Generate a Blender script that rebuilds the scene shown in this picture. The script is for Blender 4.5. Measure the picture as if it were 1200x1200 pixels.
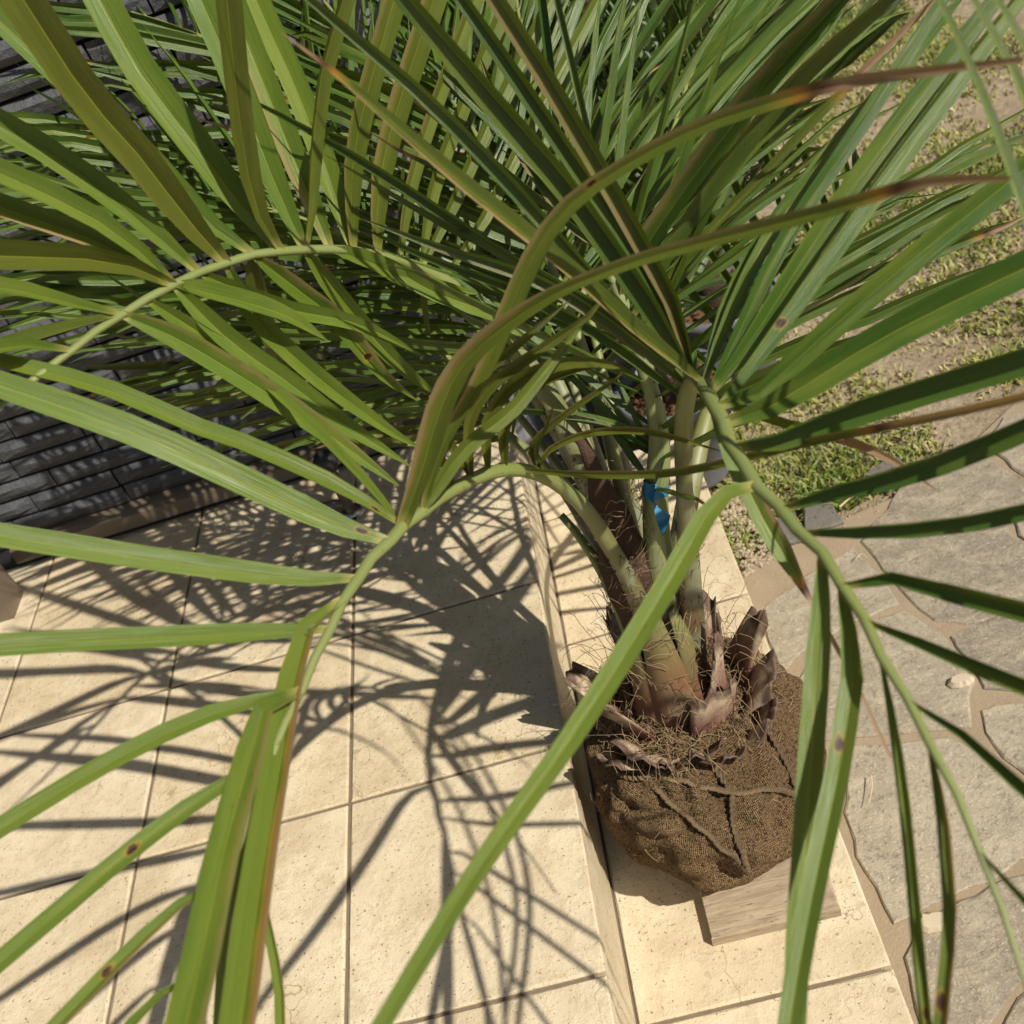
import bpy, math, random
import numpy as np
from mathutils import Vector, Matrix, noise as mnoise

for o in list(bpy.data.objects):
    bpy.data.objects.remove(o)
scene = bpy.context.scene
COL = scene.collection
rng = random.Random(7)

# ------------------------------------------------------------------ camera
F = 1290.0                       # focal length in photo pixels (1200 px wide)
CAM_H = 1.273                    # camera height above the step tread (z = 0)
_Y = Vector((-165, 1055, -1290)).normalized()
_X = Vector((11000, 3300, 1290)); _X = (_X - _Y * _X.dot(_Y)).normalized()
_Z = _X.cross(_Y)
RW = Matrix((_X, _Y, _Z))        # camera space -> world
EYE = Vector((0, 0, CAM_H))
cam_data = bpy.data.cameras.new('camera')
cam_data.sensor_width = 36.0
cam_data.lens = 36.0 * F / 1200.0
cam_data.clip_start = 0.02
cam_data.clip_end = 500
cam_data.dof.use_dof = True
cam_data.dof.focus_distance = 1.15
cam_data.dof.aperture_fstop = 9.5
cam = bpy.data.objects.new('camera', cam_data)
COL.objects.link(cam)
M = RW.to_4x4(); M.translation = EYE
cam.matrix_world = M
scene.camera = cam

# ------------------------------------------------------------------ light
TO_SUN = Vector((0.44, -0.36, 0.66)).normalized()
world = bpy.data.worlds.new('World'); scene.world = world
world.use_nodes = True
wn = world.node_tree.nodes; wl = world.node_tree.links
bg = wn['Background']
sky = wn.new('ShaderNodeTexSky'); sky.sky_type = 'NISHITA'; sky.sun_disc = False
sky.dust_density = 3.0
sky.sun_elevation = math.asin(TO_SUN.z)
sky.sun_rotation = math.atan2(TO_SUN.x, TO_SUN.y)
wl.new(sky.outputs[0], bg.inputs[0]); bg.inputs[1].default_value = 0.05
sun_data = bpy.data.lights.new('sun', 'SUN')
sun_data.energy = 5.0; sun_data.angle = math.radians(0.53); sun_data.color = (1.0, 0.935, 0.82)
sun = bpy.data.objects.new('sun', sun_data); COL.objects.link(sun)
sun.rotation_euler = (-TO_SUN).to_track_quat('-Z', 'Y').to_euler()
sun.location = (3, -3, 5)
vs = scene.view_settings
vs.view_transform = 'Standard'; vs.look = 'None'; vs.gamma = 1.0; vs.exposure = 0.36
vs.use_curve_mapping = False

# ------------------------------------------------------------------ helpers
def ray(px, py):
    return RW @ Vector(((px - 600) / F, (600 - py) / F, -1.0))
def at(px, py, d):               # pixel + distance along the view axis -> point
    return EYE + ray(px, py) * d
def on(px, py, z):               # pixel -> point on a level plane
    r = ray(px, py)
    return EYE + r * ((z - CAM_H) / r.z)
def proj(w):
    c = RW.transposed() @ (Vector(w) - EYE)
    return 600 + F * c.x / -c.z, 600 - F * c.y / -c.z, -c.z

def new_obj(name, verts, faces, mat, parent=None, smooth=False, uvs=None):
    me = bpy.data.meshes.new(name)
    me.from_pydata([tuple(v) for v in verts], [], faces)
    if mat is not None: me.materials.append(mat)
    if uvs is not None:
        uvl = me.uv_layers.new(name='UVMap')
        li = np.empty(len(me.loops), dtype=np.int32); me.loops.foreach_get('vertex_index', li)
        uvl.data.foreach_set('uv', np.asarray(uvs, dtype=np.float32)[li].ravel())
    if smooth:
        me.polygons.foreach_set('use_smooth', [True] * len(me.polygons))
    me.update()
    o = bpy.data.objects.new(name, me); COL.objects.link(o)
    if parent is not None: o.parent = parent
    return o
def empty(name, loc):
    o = bpy.data.objects.new(name, None); COL.objects.link(o)
    o.empty_display_size = 0.05
    o.location = loc
    return o
def link_mesh(name, me, parent=None):
    o = bpy.data.objects.new(name, me); COL.objects.link(o)
    if parent is not None: o.parent = parent
    return o
def keep(o, parent):             # parent without moving (parent only translated)
    o.parent = parent
    o.matrix_parent_inverse = Matrix.Translation(-Vector(parent.location))
    return o
def tag(o, label, cat, group=None):
    o['label'] = label; o['category'] = cat
    if group: o['group'] = group
    return o
def structure(o):
    o['kind'] = 'structure'; return o

def box(x0, x1, y0, y1, z0, z1):
    v = [(x0,y0,z0),(x1,y0,z0),(x1,y1,z0),(x0,y1,z0),(x0,y0,z1),(x1,y0,z1),(x1,y1,z1),(x0,y1,z1)]
    f = [(0,3,2,1),(4,5,6,7),(0,1,5,4),(1,2,6,5),(2,3,7,6),(3,0,4,7)]
    return v, f
def bevel_box(x0, x1, y0, y1, z0, z1, b, j=0.0, r=None):
    """box with a chamfered upper rim; j jitters the rim a little"""
    r = r or rng
    def q(): return r.uniform(-j, j)
    v = [(x0,y0,z0),(x1,y0,z0),(x1,y1,z0),(x0,y1,z0),
         (x0+q(),y0+q(),z1-b),(x1+q(),y0+q(),z1-b),(x1+q(),y1+q(),z1-b),(x0+q(),y1+q(),z1-b),
         (x0+b,y0+b,z1+q()*.3),(x1-b,y0+b,z1+q()*.3),(x1-b,y1-b,z1+q()*.3),(x0+b,y1-b,z1+q()*.3)]
    f = [(0,3,2,1)]
    for k in range(4):
        n = (k+1) % 4
        f.append((k, n, 4+n, 4+k)); f.append((4+k, 4+n, 8+n, 8+k))
    f.append((8,9,10,11))
    return v, f

def catmull(pts, n):
    """resample a polyline (list of equal-length tuples) with n points, even in arc length"""
    P = np.asarray(pts, dtype=float)
    if len(P) == 2:
        P = np.array([P[0], (P[0]+P[1])/2, P[1]])
    Q = np.vstack([2*P[0]-P[1], P, 2*P[-1]-P[-2]])
    out = []
    for i in range(1, len(Q)-2):
        p0, p1, p2, p3 = Q[i-1], Q[i], Q[i+1], Q[i+2]
        for t in np.linspace(0, 1, 12, endpoint=False):
            out.append(0.5*((2*p1)+(-p0+p2)*t+(2*p0-5*p1+4*p2-p3)*t*t+(-p0+3*p1-3*p2+p3)*t**3))
    out.append(P[-1]); out = np.array(out)
    s = np.concatenate([[0], np.cumsum(np.linalg.norm(np.diff(out[:, :3], axis=0), axis=1))])
    u = np.linspace(0, s[-1], n)
    return np.stack([np.interp(u, s, out[:, k]) for k in range(out.shape[1])], axis=1), s[-1]

def frames(P, ref):
    """tangent, side, normal arrays along points"""
    T = np.gradient(P, axis=0); T /= np.linalg.norm(T, axis=1)[:, None] + 1e-9
    S = np.cross(T, ref); S /= np.linalg.norm(S, axis=1)[:, None] + 1e-9
    N = np.cross(S, T)
    return T, S, N

def tube(P, R, sides=8, ref=(0, 0, 1), squash=1.0, cap=True):
    P = np.asarray(P, float); R = np.asarray(R, float)
    T, S, N = frames(P, np.tile(np.asarray(ref, float), (len(P), 1)))
    verts = []; uvs = []
    for i in range(len(P)):
        for k in range(sides):
            a = 2*math.pi*k/sides
            verts.append(P[i] + R[i]*(math.cos(a)*S[i] + squash*math.sin(a)*N[i]))
            uvs.append((k/sides, i/(len(P)-1)))
    faces = []
    for i in range(len(P)-1):
        for k in range(sides):
            n = (k+1) % sides
            faces.append((i*sides+k, i*sides+n, (i+1)*sides+n, (i+1)*sides+k))
    if cap:
        faces.append(tuple(range(sides-1, -1, -1)))
        b = (len(P)-1)*sides
        faces.append(tuple(b+k for k in range(sides)))
    return verts, faces, uvs

# ------------------------------------------------------------------ materials
class NT:
    def __init__(self, name):
        self.m = bpy.data.materials.new(name); self.m.use_nodes = True
        self.t = self.m.node_tree; self.n = self.t.nodes; self.l = self.t.links
        self.b = self.n['Principled BSDF']; self.out = self.n['Material Output']
    def node(self, typ, **kw):
        nd = self.n.new(typ)
        for k, v in kw.items(): setattr(nd, k, v)
        return nd
    def link(self, a, b): self.l.new(a, b)
    def val(self, sock, v):
        if hasattr(v, 'is_output') or isinstance(v, bpy.types.NodeSocket): self.link(v, sock)
        else: sock.default_value = v
    def math(self, op, a, b=0.0, clamp=False):
        nd = self.node('ShaderNodeMath', operation=op, use_clamp=clamp)
        self.val(nd.inputs[0], a); self.val(nd.inputs[1], b); return nd.outputs[0]
    def mix(self, fac, a, b, blend='MIX'):
        nd = self.node('ShaderNodeMix', data_type='RGBA', blend_type=blend)
        self.val(nd.inputs[0], fac)
        for s, v in ((nd.inputs[6], a), (nd.inputs[7], b)):
            if isinstance(v, tuple): s.default_value = (*v[:3], 1)
            else: self.link(v, s)
        return nd.outputs[2]
    def noise(self, scale, detail=4, rough=.55, coord=None, dist=0.0):
        nd = self.node('ShaderNodeTexNoise')
        nd.inputs['Scale'].default_value = scale; nd.inputs['Detail'].default_value = detail
        nd.inputs['Roughness'].default_value = rough; nd.inputs['Distortion'].default_value = dist
        if coord is not None: self.link(coord, nd.inputs['Vector'])
        return nd.outputs[0]
    def ramp(self, fac, stops):
        nd = self.node('ShaderNodeValToRGB'); self.link(fac, nd.inputs[0])
        cr = nd.color_ramp
        while len(cr.elements) < len(stops): cr.elements.new(.5)
        for e, (p, c) in zip(cr.elements, stops):
            e.position = p
            e.color = (*c, 1) if isinstance(c, tuple) else (c, c, c, 1)
        return nd.outputs[0]
    def coord(self, which='Object'):
        return self.node('ShaderNodeTexCoord').outputs[which]
    def geo_pos(self):
        return self.node('ShaderNodeNewGeometry').outputs['Position']
    def bump(self, h, strength=.4, dist=.002, normal=None):
        nd = self.node('ShaderNodeBump')
        nd.inputs['Strength'].default_value = strength; nd.inputs['Distance'].default_value = dist
        self.link(h, nd.inputs['Height'])
        if normal is not None: self.link(normal, nd.inputs['Normal'])
        return nd.outputs[0]
    def set(self, **kw):
        for k, v in kw.items():
            s = self.b.inputs[k.replace('_', ' ')]
            if isinstance(v, tuple): s.default_value = (*v[:3], 1)
            elif isinstance(v, (int, float)): s.default_value = v
            else: self.link(v, s)
        return self

def mat_tile():
    n = NT('limestone_tile'); p = n.geo_pos()
    rnd = n.node('ShaderNodeObjectInfo').outputs['Random']
    cmb = n.node('ShaderNodeCombineXYZ'); n.link(rnd, cmb.inputs[2])
    vm = n.node('ShaderNodeVectorMath', operation='MULTIPLY_ADD'); n.link(cmb.outputs[0], vm.inputs[0])
    vm.inputs[1].default_value = (7, 7, 7); n.link(p, vm.inputs[2]); q = vm.outputs[0]
    big = n.noise(9, 6, .62, q, .6); mid = n.noise(38, 6, .7, q); fine = n.noise(420, 3, .7, q)
    c = n.mix(n.ramp(big, [(.38, 0.0), (.66, 1.0)]), (.56, .475, .325), (.45, .36, .225))
    c = n.mix(n.ramp(mid, [(.50, 0.0), (.70, .7)]), c, (.40, .30, .175))
    c = n.mix(n.ramp(fine, [(.57, 0.0), (.70, .7)]), c, (.27, .195, .11))
    c = n.mix(n.math('MULTIPLY', rnd, .30), c, (.58, .53, .42))
    st = n.noise(3.2, 6, .7, p, 1.2)
    c = n.mix(n.ramp(st, [(.52, 0.0), (.68, .42)]), c, (.33, .25, .15))
    ck = n.node('ShaderNodeTexVoronoi', feature='DISTANCE_TO_EDGE'); ck.inputs['Scale'].default_value = 7.0
    wv = n.node('ShaderNodeVectorMath', operation='MULTIPLY_ADD'); nn = n.node('ShaderNodeTexNoise'); nn.inputs['Scale'].default_value = 22; n.link(q, nn.inputs['Vector'])
    n.link(nn.outputs['Color'], wv.inputs[0]); wv.inputs[1].default_value = (.12, .12, .12); n.link(q, wv.inputs[2]); n.link(wv.outputs[0], ck.inputs['Vector'])
    crack = n.math('MULTIPLY', n.ramp(ck.outputs['Distance'], [(.004, 1.0), (.012, 0.0)]), n.ramp(n.noise(4.5, 3, .6, q), [(.54, 0.0), (.62, .8)]))
    c = n.mix(crack, c, (.30, .225, .13))
    pit = n.ramp(n.noise(230, 2, .5, q), [(.655, 0.0), (.70, .75)])
    c = n.mix(pit, c, (.15, .105, .055))
    h = n.math('ADD', n.math('MULTIPLY', n.ramp(mid, [(.45, 0.0), (.62, 1.0)]), .9), n.math('MULTIPLY', fine, .35))
    n.set(Base_Color=c, Roughness=.62, Normal=n.bump(h, .5, .0016)); n.b.inputs['Specular IOR Level'].default_value = .35
    return n.m
def mat_grout():
    n = NT('grout'); p = n.geo_pos()
    c = n.mix(n.noise(60, 5, .6, p), (.20, .155, .10), (.115, .085, .055))
    n.set(Base_Color=c, Roughness=.95, Normal=n.bump(n.noise(500, 3, .6, p), .5, .001)); return n.m
def mat_flag():
    n = NT('flagstone'); p = n.geo_pos()
    rnd = n.node('ShaderNodeObjectInfo').outputs['Random']
    map_ = n.node('ShaderNodeMapping'); n.link(p, map_.inputs[0]); map_.inputs['Rotation'].default_value = (0, 0, .9)
    map_.inputs['Scale'].default_value = (1, 1.7, 1)
    big = n.noise(6, 5, .6, p, .4); streak = n.noise(16, 7, .68, map_.outputs[0], .5); fine = n.noise(300, 3, .75, p); sp = n.noise(130, 5, .75, p)
    c = n.mix(n.ramp(rnd, [(.15, 0.0), (.85, 1.0)]), (.195, .165, .122), (.33, .285, .21))
    c = n.mix(n.ramp(big, [(.42, 0.0), (.7, .7)]), c, (.20, .172, .125))
    c = n.mix(n.ramp(streak, [(.46, 0.0), (.68, .75)]), c, (.37, .32, .23))
    c = n.mix(n.ramp(sp, [(.53, 0.0), (.70, .6)]), c, (.42, .37, .285))
    c = n.mix(n.ramp(n.noise(95, 6, .8, p), [(.36, .65), (.48, 0.0)]), c, (.105, .085, .06))
    c = n.mix(n.ramp(fine, [(.60, 0.0), (.68, .6)]), c, (.62, .56, .43))
    h = n.math('ADD', n.math('MULTIPLY', streak, 1.6), n.math('ADD', n.math('MULTIPLY', fine, .25), n.math('MULTIPLY', sp, .5)))
    n.set(Base_Color=c, Roughness=.72, Normal=n.bump(h, .9, .004)); return n.m
def mat_mortar():
    n = NT('mortar'); p = n.geo_pos()
    c = n.mix(n.noise(18, 5, .6, p), (.30, .235, .155), (.21, .16, .105))
    c = n.mix(n.ramp(n.noise(220, 4, .7, p), [(.55, 0.0), (.75, .6)]), c, (.38, .31, .22))
    n.set(Base_Color=c, Roughness=.95, Normal=n.bump(n.noise(260, 4, .7, p), .8, .002)); return n.m
def mat_soil_ground():
    n = NT('sandy_lawn_soil'); p = n.geo_pos()
    c = n.mix(n.ramp(n.noise(2.2, 5, .6, p), [(.4, 0.0), (.62, 1.0)]), (.46, .37, .255), (.36, .275, .18))
    c = n.mix(n.ramp(n.noise(55, 6, .75, p), [(.42, 0.0), (.66, .8)]), c, (.16, .12, .065))
    c = n.mix(n.ramp(n.noise(140, 4, .8, p), [(.56, 0.0), (.7, .7)]), c, (.47, .40, .27))
    n.set(Base_Color=c, Roughness=1.0, Normal=n.bump(n.noise(90, 6, .75, p), 1.0, .012)); return n.m
def mat_simple(name, c1, c2, scale=40, rough=.6, metal=0.0, bump=.2, bd=.001, spec=.5):
    n = NT(name); p = n.coord()
    n.set(Base_Color=n.mix(n.noise(scale, 5, .6, p), c1, c2), Roughness=rough, Metallic=metal,
          Normal=n.bump(n.noise(scale*4, 4, .65, p), bump, bd))
    n.b.inputs['Specular IOR Level'].default_value = spec
    return n.m
def mat_wallstone():
    n = NT('charcoal_split_stone'); p = n.geo_pos()
    rnd = n.node('ShaderNodeObjectInfo').outputs['Random']
    a = n.noise(28, 6, .65, p); b = n.noise(150, 5, .7, p); s = n.noise(520, 2, .6, p)
    c = n.mix(a, (.034, .036, .041), (.088, .092, .102))
    c = n.mix(n.math('MULTIPLY', rnd, .35), c, (.042, .043, .048))
    c = n.mix(n.ramp(s, [(.68, 0.0), (.74, .8)]), c, (.35, .35, .36))
    h = n.math('ADD', n.math('MULTIPLY', a, 2.0), n.math('MULTIPLY', b, .8))
    n.set(Base_Color=c, Roughness=.55, Normal=n.bump(h, .8, .004)); return n.m

def mat_leaf(name, ca, cb, cu, trans=.25, rough=.31):
    """leaflet: U across, V along; object props tip / edge / tone / spot_v / spot_u tint it"""
    n = NT(name)
    uv = n.node('ShaderNodeSeparateXYZ'); n.link(n.coord('UV'), uv.inputs[0])
    u, v = uv.outputs[0], uv.outputs[1]
    oi = n.node('ShaderNodeObjectInfo').outputs['Random']
    def prop(k):
        a = n.node('ShaderNodeAttribute', attribute_type='OBJECT'); a.attribute_name = k; return a.outputs['Fac']
    tip, edge, tone, sv, su = (prop(k) for k in ('tip', 'edge', 'tone', 'spot_v', 'spot_u'))
    p = n.geo_pos()
    nz = n.noise(14, 4, .6, p)
    c = n.mix(n.math('ADD', n.math('MULTIPLY', nz, .5), n.math('MULTIPLY', oi, .55), True), ca, cb)
    c = n.mix(tone, c, cu)
    # fine parallel veins
    vm = n.node('ShaderNodeCombineXYZ'); n.link(n.math('MULTIPLY', u, 46), vm.inputs[0]); n.link(n.math('MULTIPLY', v, 1.2), vm.inputs[1]); n.link(n.math('MULTIPLY', oi, 9), vm.inputs[2])
    vein = n.noise(1.0, 3, .6, vm.outputs[0])
    c = n.mix(n.ramp(vein, [(.38, 0.0), (.64, .55)]), c, n.mix(.55, c, (.03, .055, .012)))
    lv = n.node('ShaderNodeCombineXYZ'); n.link(n.math('MULTIPLY', v, 3.5), lv.inputs[0]); n.link(n.math('MULTIPLY', u, 1.6), lv.inputs[1]); n.link(n.math('MULTIPLY', oi, 40), lv.inputs[2])
    c = n.mix(n.ramp(n.noise(1.0, 4, .6, lv.outputs[0]), [(.45, 0.0), (.75, .6)]), c, (.18, .215, .034))
    c = n.mix(n.ramp(v, [(.004, .9), (.03, 0.0)]), c, (.36, .33, .10))
    # midrib and edges
    du = n.math('ABSOLUTE', n.math('SUBTRACT', u, .5))
    rib = n.ramp(du, [(.010, 1.0), (.026, 0.0)])
    c = n.mix(n.math('MULTIPLY', rib, .55), c, (.30, .32, .055))
    # tiny brown flecks
    fl = n.noise(1.0, 2, .5, None)
    vm2 = n.node('ShaderNodeCombineXYZ'); n.link(n.math('MULTIPLY', u, 9), vm2.inputs[0]); n.link(n.math('MULTIPLY', v, 60), vm2.inputs[1]); n.link(n.math('MULTIPLY', oi, 50), vm2.inputs[2])
    n.link(vm2.outputs[0], fl.node.inputs['Vector'])
    c = n.mix(n.ramp(fl, [(.735, 0.0), (.76, .7)]), c, (.055, .04, .012))
    # yellow-brown margin
    lo = n.node('ShaderNodeCombineXYZ'); n.link(n.math('MULTIPLY', v, 7), lo.inputs[0]); n.link(n.math('MULTIPLY', oi, 30), lo.inputs[1])
    ln = n.noise(1.0, 3, .6, lo.outputs[0])
    em = n.math('MULTIPLY', edge, n.ramp(n.math('ADD', n.math('ADD', u, n.math('MULTIPLY', n.math('GREATER_THAN', edge, .95), .16)), n.math('MULTIPLY', n.math('SUBTRACT', ln, .5), .75)), [(.70, 0.0), (.88, .9)]))
    c = n.mix(em, c, n.ramp(n.math('ADD', u, n.math('MULTIPLY', ln, .25)), [(.72, (.38, .30, .05)), (.90, (.30, .15, .05)), (1.0, (.34, .22, .13))]))
    # dead tip
    tv = n.math('SUBTRACT', n.math('ADD', v, n.math('MULTIPLY', n.math('SUBTRACT', vein, .5), .05)), n.math('SUBTRACT', 1.0, tip))
    tm = n.ramp(n.math('ADD', tv, .5), [(.455, 0.0), (.50, 1.0)])
    tc = n.ramp(n.math('ADD', tv, .5), [(.46, (.32, .28, .05)), (.495, (.33, .16, .03)), (.512, (.07, .035, .02)), (.54, (.30, .195, .115))])
    has = n.math('GREATER_THAN', tip, .001)
    c = n.mix(n.math('MULTIPLY', tm, has), c, tc)
    # one round leaf spot
    d1 = n.math('MULTIPLY', n.math('SUBTRACT', v, sv), n.math('ADD', 12.0, n.math('MULTIPLY', oi, 16.0))); d2 = n.math('MULTIPLY', n.math('SUBTRACT', u, su), 1.1)
    d1 = n.math('ADD', d1, n.math('MULTIPLY', n.math('SUBTRACT', n.noise(160, 3, .6, p), .5), .5)); d2 = n.math('MULTIPLY', d2, n.math('ADD', .7, oi))
    dd = n.math('SQRT', n.math('ADD', n.math('MULTIPLY', d1, d1), n.math('MULTIPLY', d2, d2)))
    hs = n.math('GREATER_THAN', sv, .001)
    c = n.mix(n.math('MULTIPLY', hs, n.ramp(dd, [(.16, 1.0), (.34, 0.0)])), c, n.ramp(dd, [(.12, (.03, .012, .008)), (.20, (.10, .03, .012)), (.27, (.38, .22, .03))]))
    nb = n.bump(n.math('ADD', vein, n.math('MULTIPLY', rib, .6)), .6, .0008)
    n.set(Base_Color=c, Roughness=rough, Normal=nb); n.b.inputs['Specular IOR Level'].default_value = .42
    tr = n.node('ShaderNodeBsdfTranslucent')
    tcol = n.mix(1.0, c, (1.25, 1.15, .42), 'MULTIPLY'); n.link(tcol, tr.inputs[0])
    ms = n.node('ShaderNodeMixShader'); ms.inputs[0].default_value = trans
    n.link(n.b.outputs[0], ms.inputs[1]); n.link(tr.outputs[0], ms.inputs[2]); n.link(ms.outputs[0], n.out.inputs[0])
    return n.m
def mat_petiole(name, base, top, bloom, spread=1.0):
    n = NT(name)
    uv = n.node('ShaderNodeSeparateXYZ'); n.link(n.coord('UV'), uv.inputs[0])
    p = n.geo_pos()
    c = n.mix(n.ramp(uv.outputs[1], [(.10*spread, 0.0), (.45*spread, 1.0)]), base, top)
    bl = n.math('MULTIPLY', n.ramp(n.noise(22, 5, .6, p), [(.42, 0.0), (.65, .75)]), n.ramp(uv.outputs[1], [(.22, 1.0), (.42, .12)]))
    c = n.mix(bl, c, bloom)
    vm = n.node('ShaderNodeCombineXYZ'); n.link(n.math('MULTIPLY', uv.outputs[0], 40), vm.inputs[0]); n.link(n.math('MULTIPLY', uv.outputs[1], 6), vm.inputs[1])
    st = n.noise(1.0, 4, .6, vm.outputs[0])
    c = n.mix(n.ramp(st, [(.5, 0.0), (.7, .5)]), c, (.07, .085, .035))
    c = n.mix(n.ramp(n.noise(260, 3, .6, p), [(.66, 0.0), (.72, .7)]), c, (.06, .035, .02))
    n.set(Base_Color=c, Roughness=.48, Normal=n.bump(st, .3, .001)); return n.m
def mat_burlap():
    n = NT('burlap')
    uv = n.coord('UV')
    def wave(direction, scale):
        w = n.node('ShaderNodeTexWave', bands_direction=direction); w.inputs['Scale'].default_value = scale
        w.inputs['Distortion'].default_value = 5.0; w.inputs['Detail'].default_value = 3; w.inputs['Detail Scale'].default_value = 1.6
        n.link(uv, w.inputs['Vector']); return w.outputs[1]
    a = wave('X', 38); b = wave('Y', 17)
    weave = n.math('MULTIPLY', n.math('ADD', a, .25), n.math('ADD', b, .25))
    p = n.coord()
    big = n.noise(12, 5, .6, p); fz = n.noise(400, 4, .75, p); pit = n.noise(330, 2, .6, p)
    c = n.mix(big, (.40, .265, .135), (.25, .152, .070))
    c = n.mix(n.ramp(weave, [(.16, .75), (.55, 0.0)]), c, (.09, .052, .024))
    c = n.mix(n.ramp(fz, [(.5, 0.0), (.68, .7)]), c, (.43, .33, .20))
    c = n.mix(n.ramp(pit, [(.38, .85), (.48, 0.0)]), c, (.06, .032, .014))
    n.set(Base_Color=c, Roughness=1.0, Normal=n.bump(n.math('ADD', weave, n.math('MULTIPLY', fz, 1.5)), 1.0, .0035)); n.b.inputs['Specular IOR Level'].default_value = .15
    return n.m
def mat_rope():
    n = NT('jute_rope')
    w = n.node('ShaderNodeTexWave', bands_direction='DIAGONAL'); w.inputs['Scale'].default_value = 9; w.inputs['Distortion'].default_value = 1.0
    mp = n.node('ShaderNodeMapping'); n.link(n.coord('UV'), mp.inputs[0]); mp.inputs['Scale'].default_value = (1, 12, 1); n.link(mp.outputs[0], w.inputs['Vector'])
    c = n.mix(w.outputs[1], (.24, .155, .075), (.44, .305, .16))
    n.set(Base_Color=c, Roughness=1.0, Normal=n.bump(w.outputs[1], 1.0, .003)); return n.m
def mat_leafbase():
    n = NT('cut_leaf_base')
    uv = n.node('ShaderNodeSeparateXYZ'); n.link(n.coord('UV'), uv.inputs[0])
    p = n.coord(); nz = n.noise(30, 5, .65, p)
    t = n.math('ADD', uv.outputs[1], n.math('MULTIPLY', n.math('SUBTRACT', nz, .5), .45))
    c = n.ramp(t, [(.05, (.12, .038, .028)), (.36, (.17, .070, .055)), (.55, (.29, .185, .125)), (.8, (.44, .34, .235)), (.93, (.10, .06, .04))])
    c = n.mix(n.ramp(n.noise(90, 5, .7, p), [(.5, 0.0), (.7, .6)]), c, (.07, .045, .03))
    n.set(Base_Color=c, Roughness=.75, Normal=n.bump(n.noise(120, 5, .7, p), .6, .002)); return n.m
def mat_wood():
    n = NT('weathered_wood'); mp = n.node('ShaderNodeMapping'); n.link(n.coord(), mp.inputs[0])
    mp.inputs['Scale'].default_value = (1.2, 11, 6)
    g_ = n.noise(14, 6, .65, mp.outputs[0], .7)
    c = n.mix(n.ramp(g_, [(.35, 0.0), (.65, 1.0)]), (.36, .285, .19), (.22, .165, .105))
    c = n.mix(n.ramp(n.noise(30, 4, .6, n.coord()), [(.5, 0.0), (.75, .5)]), c, (.43, .34, .24))
    crk = n.ramp(n.noise(34, 4, .6, mp.outputs[0], .2), [(.30, .6), (.36, 0.0)])
    c = n.mix(crk, c, (.07, .05, .03))
    n.set(Base_Color=c, Roughness=.9, Normal=n.bump(n.math('SUBTRACT', g_, crk), .8, .002)); return n.m
def mat_greywood():
    n = NT('grey_board'); mp = n.node('ShaderNodeMapping'); n.link(n.coord(), mp.inputs[0]); mp.inputs['Scale'].default_value = (9, 9, .6)
    g_ = n.noise(14, 5, .6, mp.outputs[0], .3)
    n.set(Base_Color=n.mix(n.ramp(g_, [(.35, 0.0), (.65, 1.0)]), (.155, .165, .195), (.235, .245, .275)), Roughness=.6, Normal=n.bump(g_, .4, .0012)); return n.m

TILE, GROUT, FLAG, MORTAR, SOIL = mat_tile(), mat_grout(), mat_flag(), mat_mortar(), mat_soil_ground()
WALLST = mat_wallstone()
BLACKJ = mat_simple('black_joint', (.010, .010, .011), (.022, .022, .024), 60, .9)
BRONZE = mat_simple('bronze_aluminium', (.15, .118, .085), (.21, .170, .125), 12, .42, .35, .08)
BLACKR = mat_simple('black_rubber', (.012, .012, .013), (.03, .03, .032), 30, .45)
STEEL = mat_simple('polished_steel', (.42, .42, .43), (.55, .55, .55), 20, .18, 1.0, .02)
EDGING = mat_simple('slate_edging', (.075, .070, .062), (.165, .150, .128), 30, .8, 0, .8, .004)
PEBBLE = mat_simple('pebble', (.36, .30, .21), (.46, .40, .29), 50, .7, 0, .3)
GRAVEL = mat_simple('gravel', (.20, .155, .10), (.44, .37, .26), 160, .9)
LEAF = mat_leaf('palm_leaflet', (.078, .140, .014), (.134, .190, .025), (.092, .096, .014))
LEAF_SHADE = mat_leaf('shaded_palm_leaflet', (.034, .086, .011), (.064, .122, .016), (.074, .092, .013), .22)  # same leaf, with shade painted in as a darker, cooler green
LEAF_B = mat_leaf('potted_palm_leaflet', (.036, .082, .024), (.066, .120, .042), (.13, .175, .10), .18, .28)
PETIOLE = mat_petiole('palm_petiole', (.13, .085, .045), (.155, .185, .050), (.25, .29, .20))
PETIOLE_B = mat_petiole('potted_palm_petiole', (.13, .10, .05), (.12, .16, .06), (.20, .25, .16))
PETIOLE_D = mat_petiole('pale_petiole', (.19, .055, .045), (.18, .21, .08), (.30, .34, .25), .9)
BURLAP, ROPE, LEAFBASE, WOOD, GREYW = mat_burlap(), mat_rope(), mat_leafbase(), mat_wood(), mat_greywood()
FIBRE = mat_simple('palm_fibre', (.085, .048, .022), (.36, .26, .14), 60, .9)
FIBRE_D = mat_simple('dark_palm_fibre', (.030, .016, .010), (.085, .045, .024), 40, 1.0, 0, 1.0, .006)
RIBBON = mat_simple('blue_ribbon', (.015, .15, .27), (.025, .21, .35), 15, .6)
POT = mat_simple('grey_plastic_pot', (.10, .105, .11), (.145, .15, .155), 12, .5)
BARK = mat_simple('bark_mulch', (.085, .036, .014), (.30, .165, .070), 90, .95, 0, 1.0, .01)
STRAW = mat_simple('dry_straw', (.42, .31, .17), (.58, .47, .29), 20, .9)
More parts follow.
